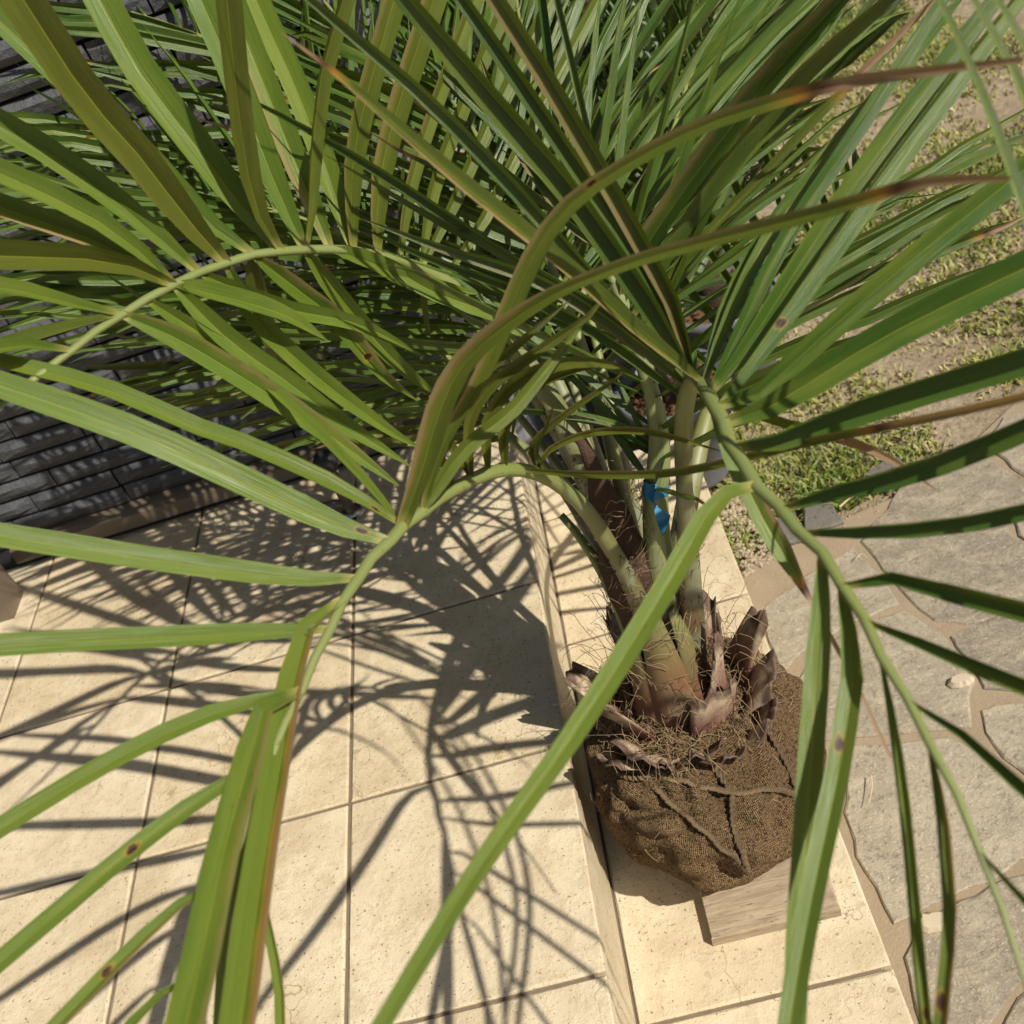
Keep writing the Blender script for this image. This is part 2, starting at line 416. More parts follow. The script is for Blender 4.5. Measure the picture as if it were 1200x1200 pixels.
def mat_grass():
    n = NT('grass_blades')
    uvx = n.node('ShaderNodeSeparateXYZ'); n.link(n.coord('UV'), uvx.inputs[0])
    c = n.ramp(uvx.outputs[0], [(.0, (.075, .135, .018)), (.40, (.16, .205, .03)), (.70, (.27, .27, .06)), (1.0, (.42, .34, .17))])
    n.set(Base_Color=c, Roughness=.6); return n.m
GRASS = mat_grass()

# ------------------------------------------------------------------ the setting
PORCH_Z, PATIO_Z, LAWN_Z = 0.178, -0.180, -0.176
EDGE_X, TREAD_X = -0.172, 0.123        # porch nosing, tread nosing
WALL_Y = 1.62

# lawn / soil ground, gently uneven
def ground():
    xs = np.concatenate([np.linspace(-30, -3, 8), np.linspace(-2.6, 4.5, 90), np.linspace(5.2, 30, 8)])
    ys = np.concatenate([np.linspace(-30, -2, 8), np.linspace(-1.5, 6.5, 100), np.linspace(7.5, 40, 9)])
    v = []
    for y in ys:
        for x in xs:
            h = 0.0
            if y > 1.4 and x > .1:
                h = .018*mnoise.noise(Vector((x*2.1, y*2.1, 3))) + .008*mnoise.noise(Vector((x*7, y*7, 1)))
            v.append((x, y, LAWN_Z - .012 + max(h, -.012)))
    nx = len(xs); f = []
    for j in range(len(ys)-1):
        for i in range(nx-1):
            f.append((j*nx+i, j*nx+i+1, (j+1)*nx+i+1, (j+1)*nx+i))
    return structure(new_obj('lawn_ground', v, f, SOIL, smooth=True))
lawn = ground()

# porch: grout slab + tiles
porch = structure(new_obj('porch', *box(-3.2, EDGE_X-.014, -1.4, WALL_Y+.03, -.19, PORCH_Z-.004), GROUT))
step = structure(new_obj('step', *box(EDGE_X-.013, TREAD_X-.012, -1.4, 1.635, -.19, -.0035), GROUT))
r2 = random.Random(3)
PX = [EDGE_X] + [-.463 - .299*k for k in range(9)]
PYS = [.572 + .3015*k for k in range(-7, 4)]
PYS[-1] = WALL_Y + .02
J = .0022
def tile(x0, x1, y0, y1, z0, z1, parent, chips=()):
    """tile with slightly uneven, chipped arris"""
    n = 9
    ring = []
    def side(a, b, m):
        for k in range(m): ring.append((a[0]+(b[0]-a[0])*k/m, a[1]+(b[1]-a[1])*k/m))
    side((x0,y0),(x1,y0),n); side((x1,y0),(x1,y1),n); side((x1,y1),(x0,y1),n); side((x0,y1),(x0,y0),n)
    N = len(ring); v = []
    cx, cy = (x0+x1)/2, (y0+y1)/2
    for (x, y) in ring: v.append((x, y, z0))
    for (x, y) in ring:
        w = .0005*r2.random()
        v.append((x+(w if x < cx else -w), y+(w if y < cy else -w), z1-.0022))
    for (x, y) in ring:
        w = .0022 + (.0016*r2.random() if r2.random() < .5 else 0)
        for (qx, qy, qr, qd) in chips:
            d = math.hypot(x-qx, y-qy)
            if d < qr: w += qd*(1-d/qr)
        sx = 1 if x < cx-1e-6 else -1; sy = 1 if y < cy-1e-6 else -1
        ex = min(abs(x-x0), abs(x-x1)) < 1e-6; ey = min(abs(y-y0), abs(y-y1)) < 1e-6
        v.append((x+(sx*w if ex else 0), y+(sy*w if ey else 0), z1))
    f = []
    for r_ in (0, 1):
        for k in range(N):
            m = (k+1) % N
            f.append((r_*N+k, r_*N+m, (r_+1)*N+m, (r_+1)*N+k))
    f.append(tuple(2*N+k for k in range(N)))
    return new_obj('tile', v, f, TILE, parent)
for i in range(len(PX)-1):
    for j in range(len(PYS)-1):
        chips = ()
        if i == 0 and abs(PYS[j+1]-.875) < .05:
            chips = ((EDGE_X, PYS[j+1], .022, .012), (EDGE_X, PYS[j+1]-.035, .014, .004))
        tile(PX[i+1]+J, PX[i]-(J if i else 0), PYS[j]+J, PYS[j+1]-J, PORCH_Z-.02, PORCH_Z, porch, chips)
# riser tiles below the porch nosing
for j in range(len(PYS)-1):
    y0, y1 = PYS[j]+J, PYS[j+1]-J
    if y1 > 1.635: y1 = 1.635
    v, f = box(EDGE_X-.012, EDGE_X-.003, y0, y1, .004, PORCH_Z-.0215)
    new_obj('riser_tile', v, f, TILE, porch)
# tread tiles and the lower riser
TY = [.591 + .3065*k for k in range(-6, 4)] + [1.635]
for j in range(len(TY)-1):
    tile(EDGE_X-.001, TREAD_X, TY[j]+J, TY[j+1]-J, -.02, 0.0, step)
    v, f = box(TREAD_X-.012, TREAD_X-.003, TY[j]+J, TY[j+1]-J, -.19, -.0215)
    new_obj('riser_tile', v, f, TILE, step)

# crazy-paved patio
def patio_edge(x):                      # lawn edge of the paving
    return 1.36 + .42*max(0.0, x-.05) + .03*math.sin(x*9)
pv = []; xs_ = np.linspace(TREAD_X-.011, 2.6, 40)
for x in xs_: pv.append((x, -1.6, PATIO_Z+.001))
for x in xs_: pv.append((x, patio_edge(x), PATIO_Z+.001))
pf = [(i, i+1, 41+i, 40+i) for i in range(39)]
patio = structure(new_obj('patio', pv, pf, MORTAR))
r3 = random.Random(11)
def flag(poly, h=.0055, name='flagstone', mat=None, parent=None, z=None, rough=.006, inset=.0028):
    """irregular slab from a list of (x, y): ragged outline, sloped arris"""
    z = PATIO_Z if z is None else z
    pts = []
    m = len(poly)
    for k in range(m):
        a = Vector((*poly[k], 0)); b = Vector((*poly[(k+1) % m], 0))
        L = (b-a).length; n = max(2, int(L/.022))
        d = (b-a).normalized(); nrm = Vector((-d.y, d.x, 0))
        for q in range(n):
            p_ = a.lerp(b, q/n)
            w = mnoise.noise(Vector((p_.x*22, p_.y*22, 5)))*rough + mnoise.noise(Vector((p_.x*70, p_.y*70, 9)))*rough*.5
            pts.append(p_ + nrm*w)
    c = sum(pts, Vector())/len(pts)
    v = []; N = len(pts)
    for p_ in pts: v.append((p_.x, p_.y, z-.012))
    for p_ in pts: v.append((p_.x, p_.y, z+h*.55))
    for p_ in pts:
        q = p_ + (c-p_).normalized()*inset*(.5+r3.random())
        v.append((q.x, q.y, z+h))
    tx, ty = r3.uniform(-.006, .006), r3.uniform(-.006, .006)
    v = [(a, b, cc + ((a-c.x)*tx+(b-c.y)*ty if k >= N else 0)) for k, (a, b, cc) in enumerate(v)]
    f = []
    for r_ in (0, 1):
        for k in range(N):
            q = (k+1) % N; f.append((r_*N+k, r_*N+q, (r_+1)*N+q, (r_+1)*N+k))
    f.append(tuple(2*N+k for k in range(N)))
    return new_obj(name, v, f, mat or FLAG, parent if parent is not None else patio)
def area2(p): return sum(p[i][0]*p[(i+1) % len(p)][1]-p[(i+1) % len(p)][0]*p[i][1] for i in range(len(p)))
traced = [
 [(1008,632),(1058,566),(1100,545),(1148,527),(1200,565),(1222,585),(1176,604),(1187,628),(1212,640),(1235,690),(1150,726),(1132,728),(1095,725),(1062,699),(1036,665)],
 [(1156,521),(1208,562),(1320,610),(1330,450),(1175,487)],
 [(1113,744),(1140,733),(1215,697),(1310,700),(1310,806),(1200,807),(1153,804),(1138,778),(1121,755)],
 [(1002,733),(1058,712),(1104,742),(1128,772),(1140,800),(1136,850),(1060,857),(1000,863),(940,872),(930,800),(960,758)],
 [(1149,830),(1165,824),(1210,821),(1310,817),(1320,960),(1215,918),(1175,886),(1156,856)],
 [(992,873),(1060,866),(1110,863),(1143,876),(1196,928),(1216,998),(1160,1029),(1090,1061),(1048,1082),(1012,1018),(988,950)],
 [(1088,1074),(1125,1052),(1215,1014),(1310,985),(1310,1098),(1222,1128),(1183,1163),(1150,1216),(1085,1225),(1060,1120)],
 [(1192,1166),(1230,1136),(1320,1106),(1330,1300),(1160,1290),(1166,1216)],
 [(890,716),(916,692),(962,662),(1000,640),(1030,672),(1055,706),(1000,727),(930,768),(916,786)],
 [(1186,603),(1228,591),(1330,620),(1330,688),(1242,688),(1218,636),(1194,626)],
]
used_cells = []
for poly in traced:
    w = [on(px, py, PATIO_Z+.008) for px, py in poly]
    w = [(max(a.x, TREAD_X+.004), a.y) for a in w]
    if area2(w) < 0: w = w[::-1]
    used_cells.append((sum(a for a, b in w)/len(w), sum(b for a, b in w)/len(w)))
    flag(w)
# outside the picture the paving carries on (Voronoi slabs)
r4 = random.Random(21)
seeds = []
for gx in range(8):
    for gy in range(11):
        seeds.append((.25+gx*.32+r4.uniform(-.09, .09)+.12*(gy % 2), -1.45+gy*.28+r4.uniform(-.07, .07)))
def inside(p, poly):
    c = False; j = len(poly)-1
    for i in range(len(poly)):
        if (poly[i][1] > p[1]) != (poly[j][1] > p[1]) and p[0] < (poly[j][0]-poly[i][0])*(p[1]-poly[i][1])/(poly[j][1]-poly[i][1])+poly[i][0]: c = not c
        j = i
    return c
def clip(poly, px, py, nx, ny):
    out = []
    for k in range(len(poly)):
        a, b = poly[k], poly[(k+1) % len(poly)]
        da = (a[0]-px)*nx+(a[1]-py)*ny; db = (b[0]-px)*nx+(b[1]-py)*ny
        if da <= 0: out.append(a)
        if (da < 0) != (db < 0) and abs(da-db) > 1e-12:
            t = da/(da-db); out.append((a[0]+(b[0]-a[0])*t, a[1]+(b[1]-a[1])*t))
    return out
for s in seeds:
    cell = [(TREAD_X+.006, -1.55), (2.55, -1.55), (2.55, 2.4), (TREAD_X+.006, 2.4)]
    for o_ in seeds:
        if o_ is s: continue
        mx, my = (s[0]+o_[0])/2, (s[1]+o_[1])/2
        dx, dy = o_[0]-s[0], o_[1]-s[1]; L = math.hypot(dx, dy)
        if L > 1.2: continue
        cell = clip(cell, mx-dx/L*.009, my-dy/L*.009, dx, dy)
        if len(cell) < 3: break
    if len(cell) < 3: continue
    pj = [proj((a, b, PATIO_Z)) for a, b in cell]
    if any(820 < p[0] < 1290 and 380 < p[1] < 1270 and p[2] > 0 for p in pj): continue
    if any(b > patio_edge(a)-.02 for a, b in cell): continue
    if s[1] < .2 and False: continue
    flag(cell)
# small stone set in the wide mortar joint
pb = on(1126, 797, PATIO_Z+.012)
pts = [(pb.x+.017*math.cos(a)*(1.25), pb.y+.012*math.sin(a)) for a in np.linspace(0, 2*math.pi, 10, endpoint=False)]
flag(pts, .016, 'pebble', PEBBLE, rough=.002, inset=.005)
pb = on(1092, 1078, PATIO_Z+.012)
pts = [(pb.x+.022*math.cos(a), pb.y+.014*math.sin(a)) for a in np.linspace(0, 2*math.pi, 9, endpoint=False)]
flag(pts, .014, 'pebble', PEBBLE, rough=.003, inset=.005)

# slate edging blocks between lawn and paving
ed = [[(905,606),(930,598),(940,630),(908,636)],[(934,592),(962,580),(984,606),(944,622)],[(974,574),(1004,560),(1030,580),(994,600)],
      [(1012,553),(1044,533),(1070,549),(1040,572)],[(1056,530),(1090,512),(1112,530),(1078,546)],[(1098,508),(1130,492),(1152,508),(1122,525)],[(1140,490),(1170,470),(1190,480),(1162,508)],
      [(1180,466),(1215,448),(1236,462),(1198,482)],[(1224,444),(1260,425),(1280,440),(1246,462)]]
for k, poly in enumerate(ed):
    if k in (2, 4, 5, 6, 7, 8): continue
    poly = [(a+r3.uniform(-5, 5), b+r3.uniform(-4, 4)) for a, b in poly]
    w = [on(px, py, PATIO_Z+.012) for px, py in poly]; w = [(a.x, a.y) for a in w]
    if area2(w) < 0: w = w[::-1]
    flag(w, .006+.008*r3.random(), 'edging_stone', EDGING, rough=.006, inset=.004)

# grass blades (uncountable): patchy, pale and green
def grass():
    r = np.random.default_rng(5); V = []; UV = []
    n = 62000
    X = r.uniform(.10, 2.6, n*2); Y = 1.36 + r.uniform(0, 1, n*2)**1.35*3.4
    # also the far side behind the wall corner
    for x, y in zip(X, Y):
        if y < patio_edge(x) + .03: continue
        if x < TREAD_X+.008 and y < 1.72: continue
        m = mnoise.noise(Vector((x*2.3, y*2.3, 0))) + .55*mnoise.noise(Vector((x*7, y*7, 2))) + .3*mnoise.noise(Vector((x*19, y*19, 4)))
        m += .25*max(0, 1-abs(x-.16)/.12)*(y < 1.55) + .22*max(0, 1-(y-patio_edge(x))/.55)
        if m < -.38 + .42*r.random(): continue
        green = min(1, max(0, .70 - m*.55 + r.normal(0, .17)))
        h = (.012 + .024*max(0, m+.2))*r.uniform(.6, 1.3); w = r.uniform(.0012, .0026)*(1+y*.12)
        a = r.uniform(0, 2*math.pi); lean = r.uniform(.2, 1.5)*h
        dx, dy = math.cos(a), math.sin(a); b = r.uniform(0, 2*math.pi); lx, ly = math.cos(b)*lean, math.sin(b)*lean
        z = LAWN_Z - .012 + max(.018*mnoise.noise(Vector((x*2.1, y*2.1, 3))) + .008*mnoise.noise(Vector((x*7, y*7, 1))), -.012) - .002
        V += [(x-dx*w, y-dy*w, z), (x+dx*w, y+dy*w, z), (x+lx*.4+dx*w*.8, y+ly*.4+dy*w*.8, z+h*.65), (x+lx*.4-dx*w*.8, y+ly*.4-dy*w*.8, z+h*.65), (x+lx, y+ly, z+h)]
        UV += [(green, .5)]*5
    # weeds in the joint at the foot of the step
    for cy in (.43, .455, .40, .47):
        for k in range(22):
            x = TREAD_X+.006+r.uniform(0, .012); y = cy+r.normal(0, .010); a = r.uniform(0, 6.28); h = r.uniform(.008, .02)
            z = PATIO_Z-.004; w = .0012; dx, dy = math.cos(a), math.sin(a); lx, ly = r.normal(0, .008, 2)+[.006, 0]
            V += [(x-dx*w, y-dy*w, z), (x+dx*w, y+dy*w, z), (x+lx*.4+dx*w, y+ly*.4+dy*w, z+h*.7), (x+lx*.4-dx*w, y+ly*.4-dy*w, z+h*.7), (x+lx, y+ly, z+h)]
            UV += [(.1+.3*r.random(), .5)]*5
    nb = len(V)//5
    Fc = []
    for k in range(nb):
        Fc += [(5*k, 5*k+1, 5*k+2, 5*k+3), (5*k+3, 5*k+2, 5*k+4)]
    o = new_obj('grass', V, Fc, GRASS, uvs=UV)
    o['kind'] = 'stuff'; o['label'] = 'patchy short grass growing on the sandy lawn beside the paving'; o['category'] = 'grass'
grass()
# gravel and grit at the paving joint and lawn strip
def grit():
    r = np.random.default_rng(9); V = []; Fc = []
    spots = [(.145+abs(r.normal(0, .05)), r.uniform(1.30, 1.66), r.uniform(.002, .007)) for _ in range(700)]
    spots += [(.16+abs(r.normal(0, .02)), .60+r.normal(0, .05), r.uniform(.0006, .0022)) for _ in range(500)]
    spots += [(r.uniform(.13, .6), r.uniform(1.4, 1.75), r.uniform(.001, .004)) for _ in range(700)]
    for x, y, s in spots:
        if y > .9 and y < patio_edge(x)-.02: continue
        b = len(V); z = PATIO_Z-.002 + (0 if y < .9 else .004)
        for k in range(4):
            a = k*math.pi/2+r.uniform(-.5, .5); V.append((x+math.cos(a)*s*r.uniform(.6, 1.3), y+math.sin(a)*s*r.uniform(.6, 1.3), z))
        V.append((x+r.normal(0, s*.2), y+r.normal(0, s*.2), z+s*r.uniform(.5, 1.0)))
        Fc += [(b, b+1, b+4), (b+1, b+2, b+4), (b+2, b+3, b+4), (b+3, b, b+4)]
    o = new_obj('gravel', V, Fc, GRAVEL); o['kind'] = 'stuff'
    o['label'] = 'pale gravel and grit at the edge of the step'; o['category'] = 'gravel'
grit()

# ------------------------------------------------------------------ house wall
WX0, WX1 = -2.7, -.215
wall = empty('house_wall', (-1.2, WALL_Y+.1, PORCH_Z))
tag(wall, 'dark charcoal split-stone house wall standing on the tiled porch', 'wall')
keep(new_obj('wall_core', *box(WX0, WX1, WALL_Y+.012, WALL_Y+.22, PORCH_Z-.3, 1.9), BLACKJ), wall)
CH = .0385
r5 = random.Random(2)
def split_block(w, h, r):
    nx = max(3, int(w/.03)); nz = 3
    v = []; f = []
    for k in range(nz+1):
        for i in range(nx+1):
            x = w*i/nx; z = h*k/nz
            edge = (i in (0, nx)) or (k in (0, nz))
            y = 0.0 if edge else -(.004+.004*r.random())
            if k == nz: y = .002
            if k == nz-1 and not i in (0, nx): y -= .002
            v.append((x, y, z))
    for k in range(nz):
        for i in range(nx):
            a = k*(nx+1)+i; f.append((a, a+1, a+nx+2, a+nx+1))
    b = len(v)
    rim = [i for i in range(nx+1)] + [k*(nx+1)+nx for k in range(1, nz+1)] + [nz*(nx+1)+i for i in range(nx-1, -1, -1)] + [k*(nx+1) for k in range(nz-1, 0, -1)]
    for i in rim: v.append((v[i][0], .014, v[i][2]))
    for q in range(len(rim)):
        q2 = (q+1) % len(rim); f.append((rim[q2], rim[q], b+q, b+q2))
    return v, f
protos = []
for L in (.16, .22, .27, .33):
    for _ in range(3):
        v, f = split_block(L-.004, CH-.006, r5)
        me = bpy.data.meshes.new('wall_stone'); me.from_pydata(v, [], f); me.materials.append(WALLST); protos.append((L, me))
cz = .235; row = 0
cnt = 0
while cz < 1.45 and cnt < 298:
    x = WX1 - (0.0 if row % 2 else .0)
    x_stop = -1.75 if cz < .9 else -1.35
    first = True
    while x > x_stop and cnt < 298:
        L, me = r5.choice(protos)
        if first: L, me = protos[3 if row % 2 else 9]; first = False
        o = link_mesh('wall_stone', me); o.location = (x-L+.002, WALL_Y+r5.uniform(-.002, .002), cz); keep(o, wall); cnt += 1
        x -= L
    cz += CH; row += 1
# bronze drip flashing at the foot of the wall
fx0, fx1 = -1.12, -.20
prof = [(WALL_Y+.012, .232), (1.604, .226), (1.592, .222), (1.590, .196), (1.594, .196), (1.596, .217), (WALL_Y+.012, .220)]
v = []; f = []
for x in (fx0, fx1):
    for (y, z) in prof: v.append((x, y, z))
n_ = len(prof)
for k in range(n_): f.append((k, (k+1) % n_, n_+(k+1) % n_, n_+k))
f += [tuple(range(n_-1, -1, -1)), tuple(range(n_, 2*n_))]
keep(new_obj('drip_flashing', v, f, BRONZE), wall)
keep(new_obj('plinth', *box(WX0, WX1+.02, 1.607, WALL_Y+.05, PORCH_Z-.001, .2185), BLACKJ), wall)

# grey corner board with two faces and end grain
cp = empty('corner_post', (-.18, WALL_Y+.06, PATIO_Z)); tag(cp, 'grey wood-grained post at the right end of the stone wall', 'post')
for (a, b, y0, y1) in ((-.212, -.148, 1.640, 1.668),):
    v, f = box(a, b, y0, y1, PORCH_Z-.37, 1.75); keep(new_obj('front_board', v, f, GREYW), cp)
v, f = box(-.176, -.150, 1.6685, 1.82, PORCH_Z-.37, 1.75); keep(new_obj('side_board', v, f, GREYW), cp)
v, f = box(-.22, -.14, 1.63, 1.83, 1.7505, 1.77); keep(new_obj('cap', v, f, GREYW), cp)

# door stop on the porch
ds0 = Vector((-.468, 1.468, PORCH_Z))
ds = empty('door_stop', ds0); tag(ds, 'small bronze floor door stop with black knob on the porch tiles', 'door stop')
def lathe(prof, n=20, c=(0, 0, 0)):
    v = []; f = []
    for (r_, z) in prof:
        for k in range(n):
            a = 2*math.pi*k/n; v.append((c[0]+r_*math.cos(a), c[1]+r_*math.sin(a), c[2]+z))
    for i in range(len(prof)-1):
        for k in range(n):
            m = (k+1) % n; f.append((i*n+k, i*n+m, (i+1)*n+m, (i+1)*n+k))
    f.append(tuple(range(n-1, -1, -1))); b = (len(prof)-1)*n; f.append(tuple(b+k for k in range(n)))
    return v, f
new_obj('base_flange', *lathe([(.020, 0), (.020, .003), (.017, .006), (.010, .007)]), STEEL, ds, True)
new_obj('stem', *lathe([(.0095, .006), (.0095, .100)]), BRONZE, ds, True)
new_obj('knob', *lathe([(.011, .094), (.0175, .100), (.021, .110), (.020, .120), (.014, .128), (.004, .131)]), BLACKR, ds, True)
hook_p, _ = catmull([(0, 0, .02), (-.03, .008, .02), (-.062, .016, .016)], 8)
new_obj('arm', *tube(hook_p, [.0085]*8, 8)[:2], BRONZE, ds, True)

# bronze post at the end of the flashing
gp = empty('door_post', (-1.125, 1.47, PORCH_Z)); tag(gp, 'bronze metal post with black foot at the end of the wall flashing', 'post')
v, f = bevel_box(-.018, .024, -.012, .055, 0, 1.3, .003); new_obj('post_tube', v, f, BRONZE, gp)
v, f = bevel_box(-.075, -.0185, -.03, .06, 0.0, .06, .006); new_obj('foot', v, f, BLACKR, gp)
v, f = bevel_box(-.022, .028, -.016, .059, 1.3, 1.315, .004); new_obj('cap', v, f, BLACKR, gp)

# ------------------------------------------------------------------ leaflet builder
def leaf_mesh(P, width, roll=0.0, fold=.42, face=None, wprof=None, n=None, twist=0.0, wav=0.0, seed=0):
    """P: sampled centre line (n,3). Blade looks along `face` (unit vectors per point), V-folded about the midrib."""
    P = np.asarray(P, float); n = len(P)
    T = np.gradient(P, axis=0); T /= np.linalg.norm(T, axis=1)[:, None] + 1e-9
    N = face - T*np.sum(face*T, axis=1)[:, None]; N /= np.linalg.norm(N, axis=1)[:, None] + 1e-9
    B = np.cross(N, T)
    verts = []; uvs = []; faces = []
    for i in range(n):
        s = i/(n-1)
        ang = roll + twist*s
        ca, sa = math.cos(ang), math.sin(ang)
        b = B[i]*ca + N[i]*sa; nn = N[i]*ca - B[i]*sa
        if wprof is None:
            w = (.34 + .66*min(1, s/.16)**.7) * (1-max(0, (s-.42)/.58)**1.9)
        else: w = wprof(s)
        w = max(w, .02)*width/2
        fo = fold*(1.25-.55*s)
        cf, sf = math.cos(fo), math.sin(fo)
        wv = wav*math.sin(seed*3.1+s*9)*width
        for (u, q) in ((0, -1), (.26, -.5), (.5, 0), (.5, 0), (.74, .5), (1, 1)):
            lift = abs(q)*w*sf*(1 if abs(q) > .7 else .90)
            verts.append(P[i] + b*(q*w*cf) + nn*(lift + (wv*abs(q)*(1 if q > 0 else -.6)))); uvs.append((u, s))
    for i in range(n-1):
        for k in (0, 1, 3, 4):
            a = i*6+k; faces.append((a, a+1, a+7, a+6))
    return verts, faces, uvs

class Frond:
    def __init__(self, name, palm, pts, radii, mat, world_pts=False, label=None, squash=.8, n=44):
        if world_pts: W = [tuple(p) for p in pts]
        else: W = [tuple(at(*p)) for p in pts]
        full = [(*w, r) for w, r in zip(W, radii)]
        S, self.length = catmull(full, n)
        self.P = S[:, :3]; self.R = S[:, 3]
        Tg = np.gradient(self.P, axis=0); Sd = np.cross(Tg, [0, 0, 1.0]); Sd /= np.linalg.norm(Sd, axis=1)[:, None]+1e-9
        for i in range(n):
            if .42*n < i < n-1 and self.R[i] < .0055: self.P[i] += Sd[i]*(1 if i % 2 else -1)*self.R[i]*.22
        self.pix = np.array([proj(p)[:2] for p in self.P])
        v, f, uv = tube(self.P, self.R, 9, (0.2, -.3, 1), squash)
        self.o = keep(new_obj(name, v, f, mat, smooth=True, uvs=uv), palm)
        self.palm = palm
        if label: self.o['label'] = label
    def near(self, px, py):
        return int(np.argmin(np.sum((self.pix-np.array([px, py]))**2, axis=1)))
    def add(self, v, f, uv, mat, props):
        o = new_obj('leaflet', v, f, mat, smooth=True, uvs=uv)
        o.parent = self.o
        for k, x in props.items(): o[k] = x
        return o
    def traced(self, pts, w, dd=0.0, L=None, roll=None, fold=.42, n=15, mat=None, d0=None, droop=0.0, wprof=None, twist=0.0, bend=None, **props):
        """leaflet traced in the photograph. Distance starts at the rachis and changes by dd to the last point."""
        i = self.near(*pts[0]); base = self.P[i]
        bpx = proj(base); d = bpx[2] if d0 is None else d0
        pts = [tuple(bpx[:2])] + list(pts[1:]) if d0 is None else list(pts)
        acc = [0]
        for a, b in zip(pts[:-1], pts[1:]): acc.append(acc[-1]+math.hypot(b[0]-a[0], b[1]-a[1]))
        W = []
        for (x, y), s in zip(pts, acc):
            t = s/acc[-1]
            q = d + dd*t + (bend or 0)*math.sin(math.pi*t)
            W.append(tuple(at(x, y, q)))
        S, ln = catmull(W, 24)
        if L and ln < L:
            t = S[-1]-S[-2]; t /= np.linalg.norm(t); ext = []
            m = 5
            for k in range(1, m+1):
                ext.append(tuple(S[-1] + t*(L-ln)*k/m + np.array([0, 0, -1])*droop*(k/m)**2))
            W = W + ext
        S, ln = catmull(W, n)
        dm = np.mean([proj(p)[2] for p in W[:max(2, len(pts))]])
        width = w*.80*dm/F
        fold = min(.75, fold*1.35)
        face = np.array(EYE) - S; face /= np.linalg.norm(face, axis=1)[:, None]
        # the blade leans a little toward the sky rather than straight at the lens
        face = face + np.array([0, 0, .35]); face /= np.linalg.norm(face, axis=1)[:, None]
        if roll is None: roll = rng.uniform(-.25, .25)
        if roll == 'edge':           # blade standing nearly edge-on to the sun
            m = len(S)//2; tt = S[m+1]-S[m-1]; tt /= np.linalg.norm(tt)
            nn_ = face[m]-tt*np.dot(face[m], tt); nn_ /= np.linalg.norm(nn_); bb = np.cross(nn_, tt); best = (9, 0)
            for q in np.linspace(-1.1, 1.1, 45):
                nd = nn_*math.cos(q)-bb*math.sin(q); c_ = float(np.dot(nd, np.array(TO_SUN)))
                sc = abs(c_-.10)+.10*abs(q)
                if sc < best[0]: best = (sc, q)
            roll = best[1]
        width /= max(.62, math.cos(roll)*math.cos(fold))
        if 'spot_v' not in props and rng.random() < .12: props['spot_v'] = rng.uniform(.15, .7); props['spot_u'] = rng.uniform(.15, .85)
        if 'edge' not in props and rng.random() < .15: props['edge'] = rng.uniform(.3, .8)
        v, f, uv = leaf_mesh(S, width, roll, fold, face, wprof, twist=twist)
        return self.add(v, f, uv, mat or LEAF, props)
    def grow(self, t0, t1, count, length, width, side=(1, -1), ang=(62, 30), vee=.45, up=None, mat=None, droop=.10, jit=.12, skip=(), n=9, tone=(0, .3), seed=0, lprof=None, tipp=.06, merge=None):
        """pinnate leaflets grown along part of the rachis"""
        r = random.Random(seed*77+5)
        T = np.gradient(self.P, axis=0); T /= np.linalg.norm(T, axis=1)[:, None]
        up = np.array(up if up is not None else (0, 0, 1.0))
        for k in range(count):
            t = t0+(t1-t0)*(k+.5)/count
            i = min(len(self.P)-1, int(t*(len(self.P)-1)))
            for sd in side:
                ii = min(len(self.P)-1, max(0, i + r.randint(-1, 1)*0))
                tt = T[ii]; S = np.cross(tt, up); S /= np.linalg.norm(S)+1e-9; Nn = np.cross(S, tt)
                a = math.radians(ang[0]+(ang[1]-ang[0])*(k/max(1, count-1))) + r.uniform(-jit, jit)
                vv = vee + r.uniform(-jit, jit)*1.4
                d = tt*math.cos(a) + math.sin(a)*(S*sd*math.cos(vv) + Nn*math.sin(vv))
                q = (k+.5)/count
                l = length*((.55+.45*math.sin(math.pi*min(1, .25+q*.75))) if lprof is None else lprof(q))*r.uniform(.88, 1.1)
                m = 6; pts = []
                for j in range(m+1):
                    s = j/m
                    pts.append(tuple(self.P[ii] + d*l*s + np.array([0, 0, -1])*droop*l*s*s*r.uniform(.6, 1.4)))
                Sx, ln = catmull(pts, n)
                face = np.cross(np.cross(d, tt), d); 
                if np.dot(face, Nn) < 0: face = -face
                face = face/np.linalg.norm(face) + Nn*.3
                v, f, uv = leaf_mesh(Sx, width*r.uniform(.8, 1.15), r.uniform(-.35, .35), r.uniform(.4, .72), np.tile(face, (n, 1)), seed=k)
                if merge is not None:
                    b0 = len(merge[0]); merge[0].extend(v); merge[1].extend(tuple(b0+i_ for i_ in q_) for q_ in f); merge[2].extend(uv); continue
                pr = {'tone': r.uniform(*tone)}
                if r.random() < tipp*3: pr['tip'] = r.uniform(.04, .2)
                self.add(v, f, uv, mat or LEAF, pr)

# ------------------------------------------------------------------ the balled palm
TRUNK = Vector((-.02, .855, .018))
palm = empty('palm_tree', TRUNK)
tag(palm, 'palm with long feathery fronds and burlap wrapped root ball standing on the step', 'palm')

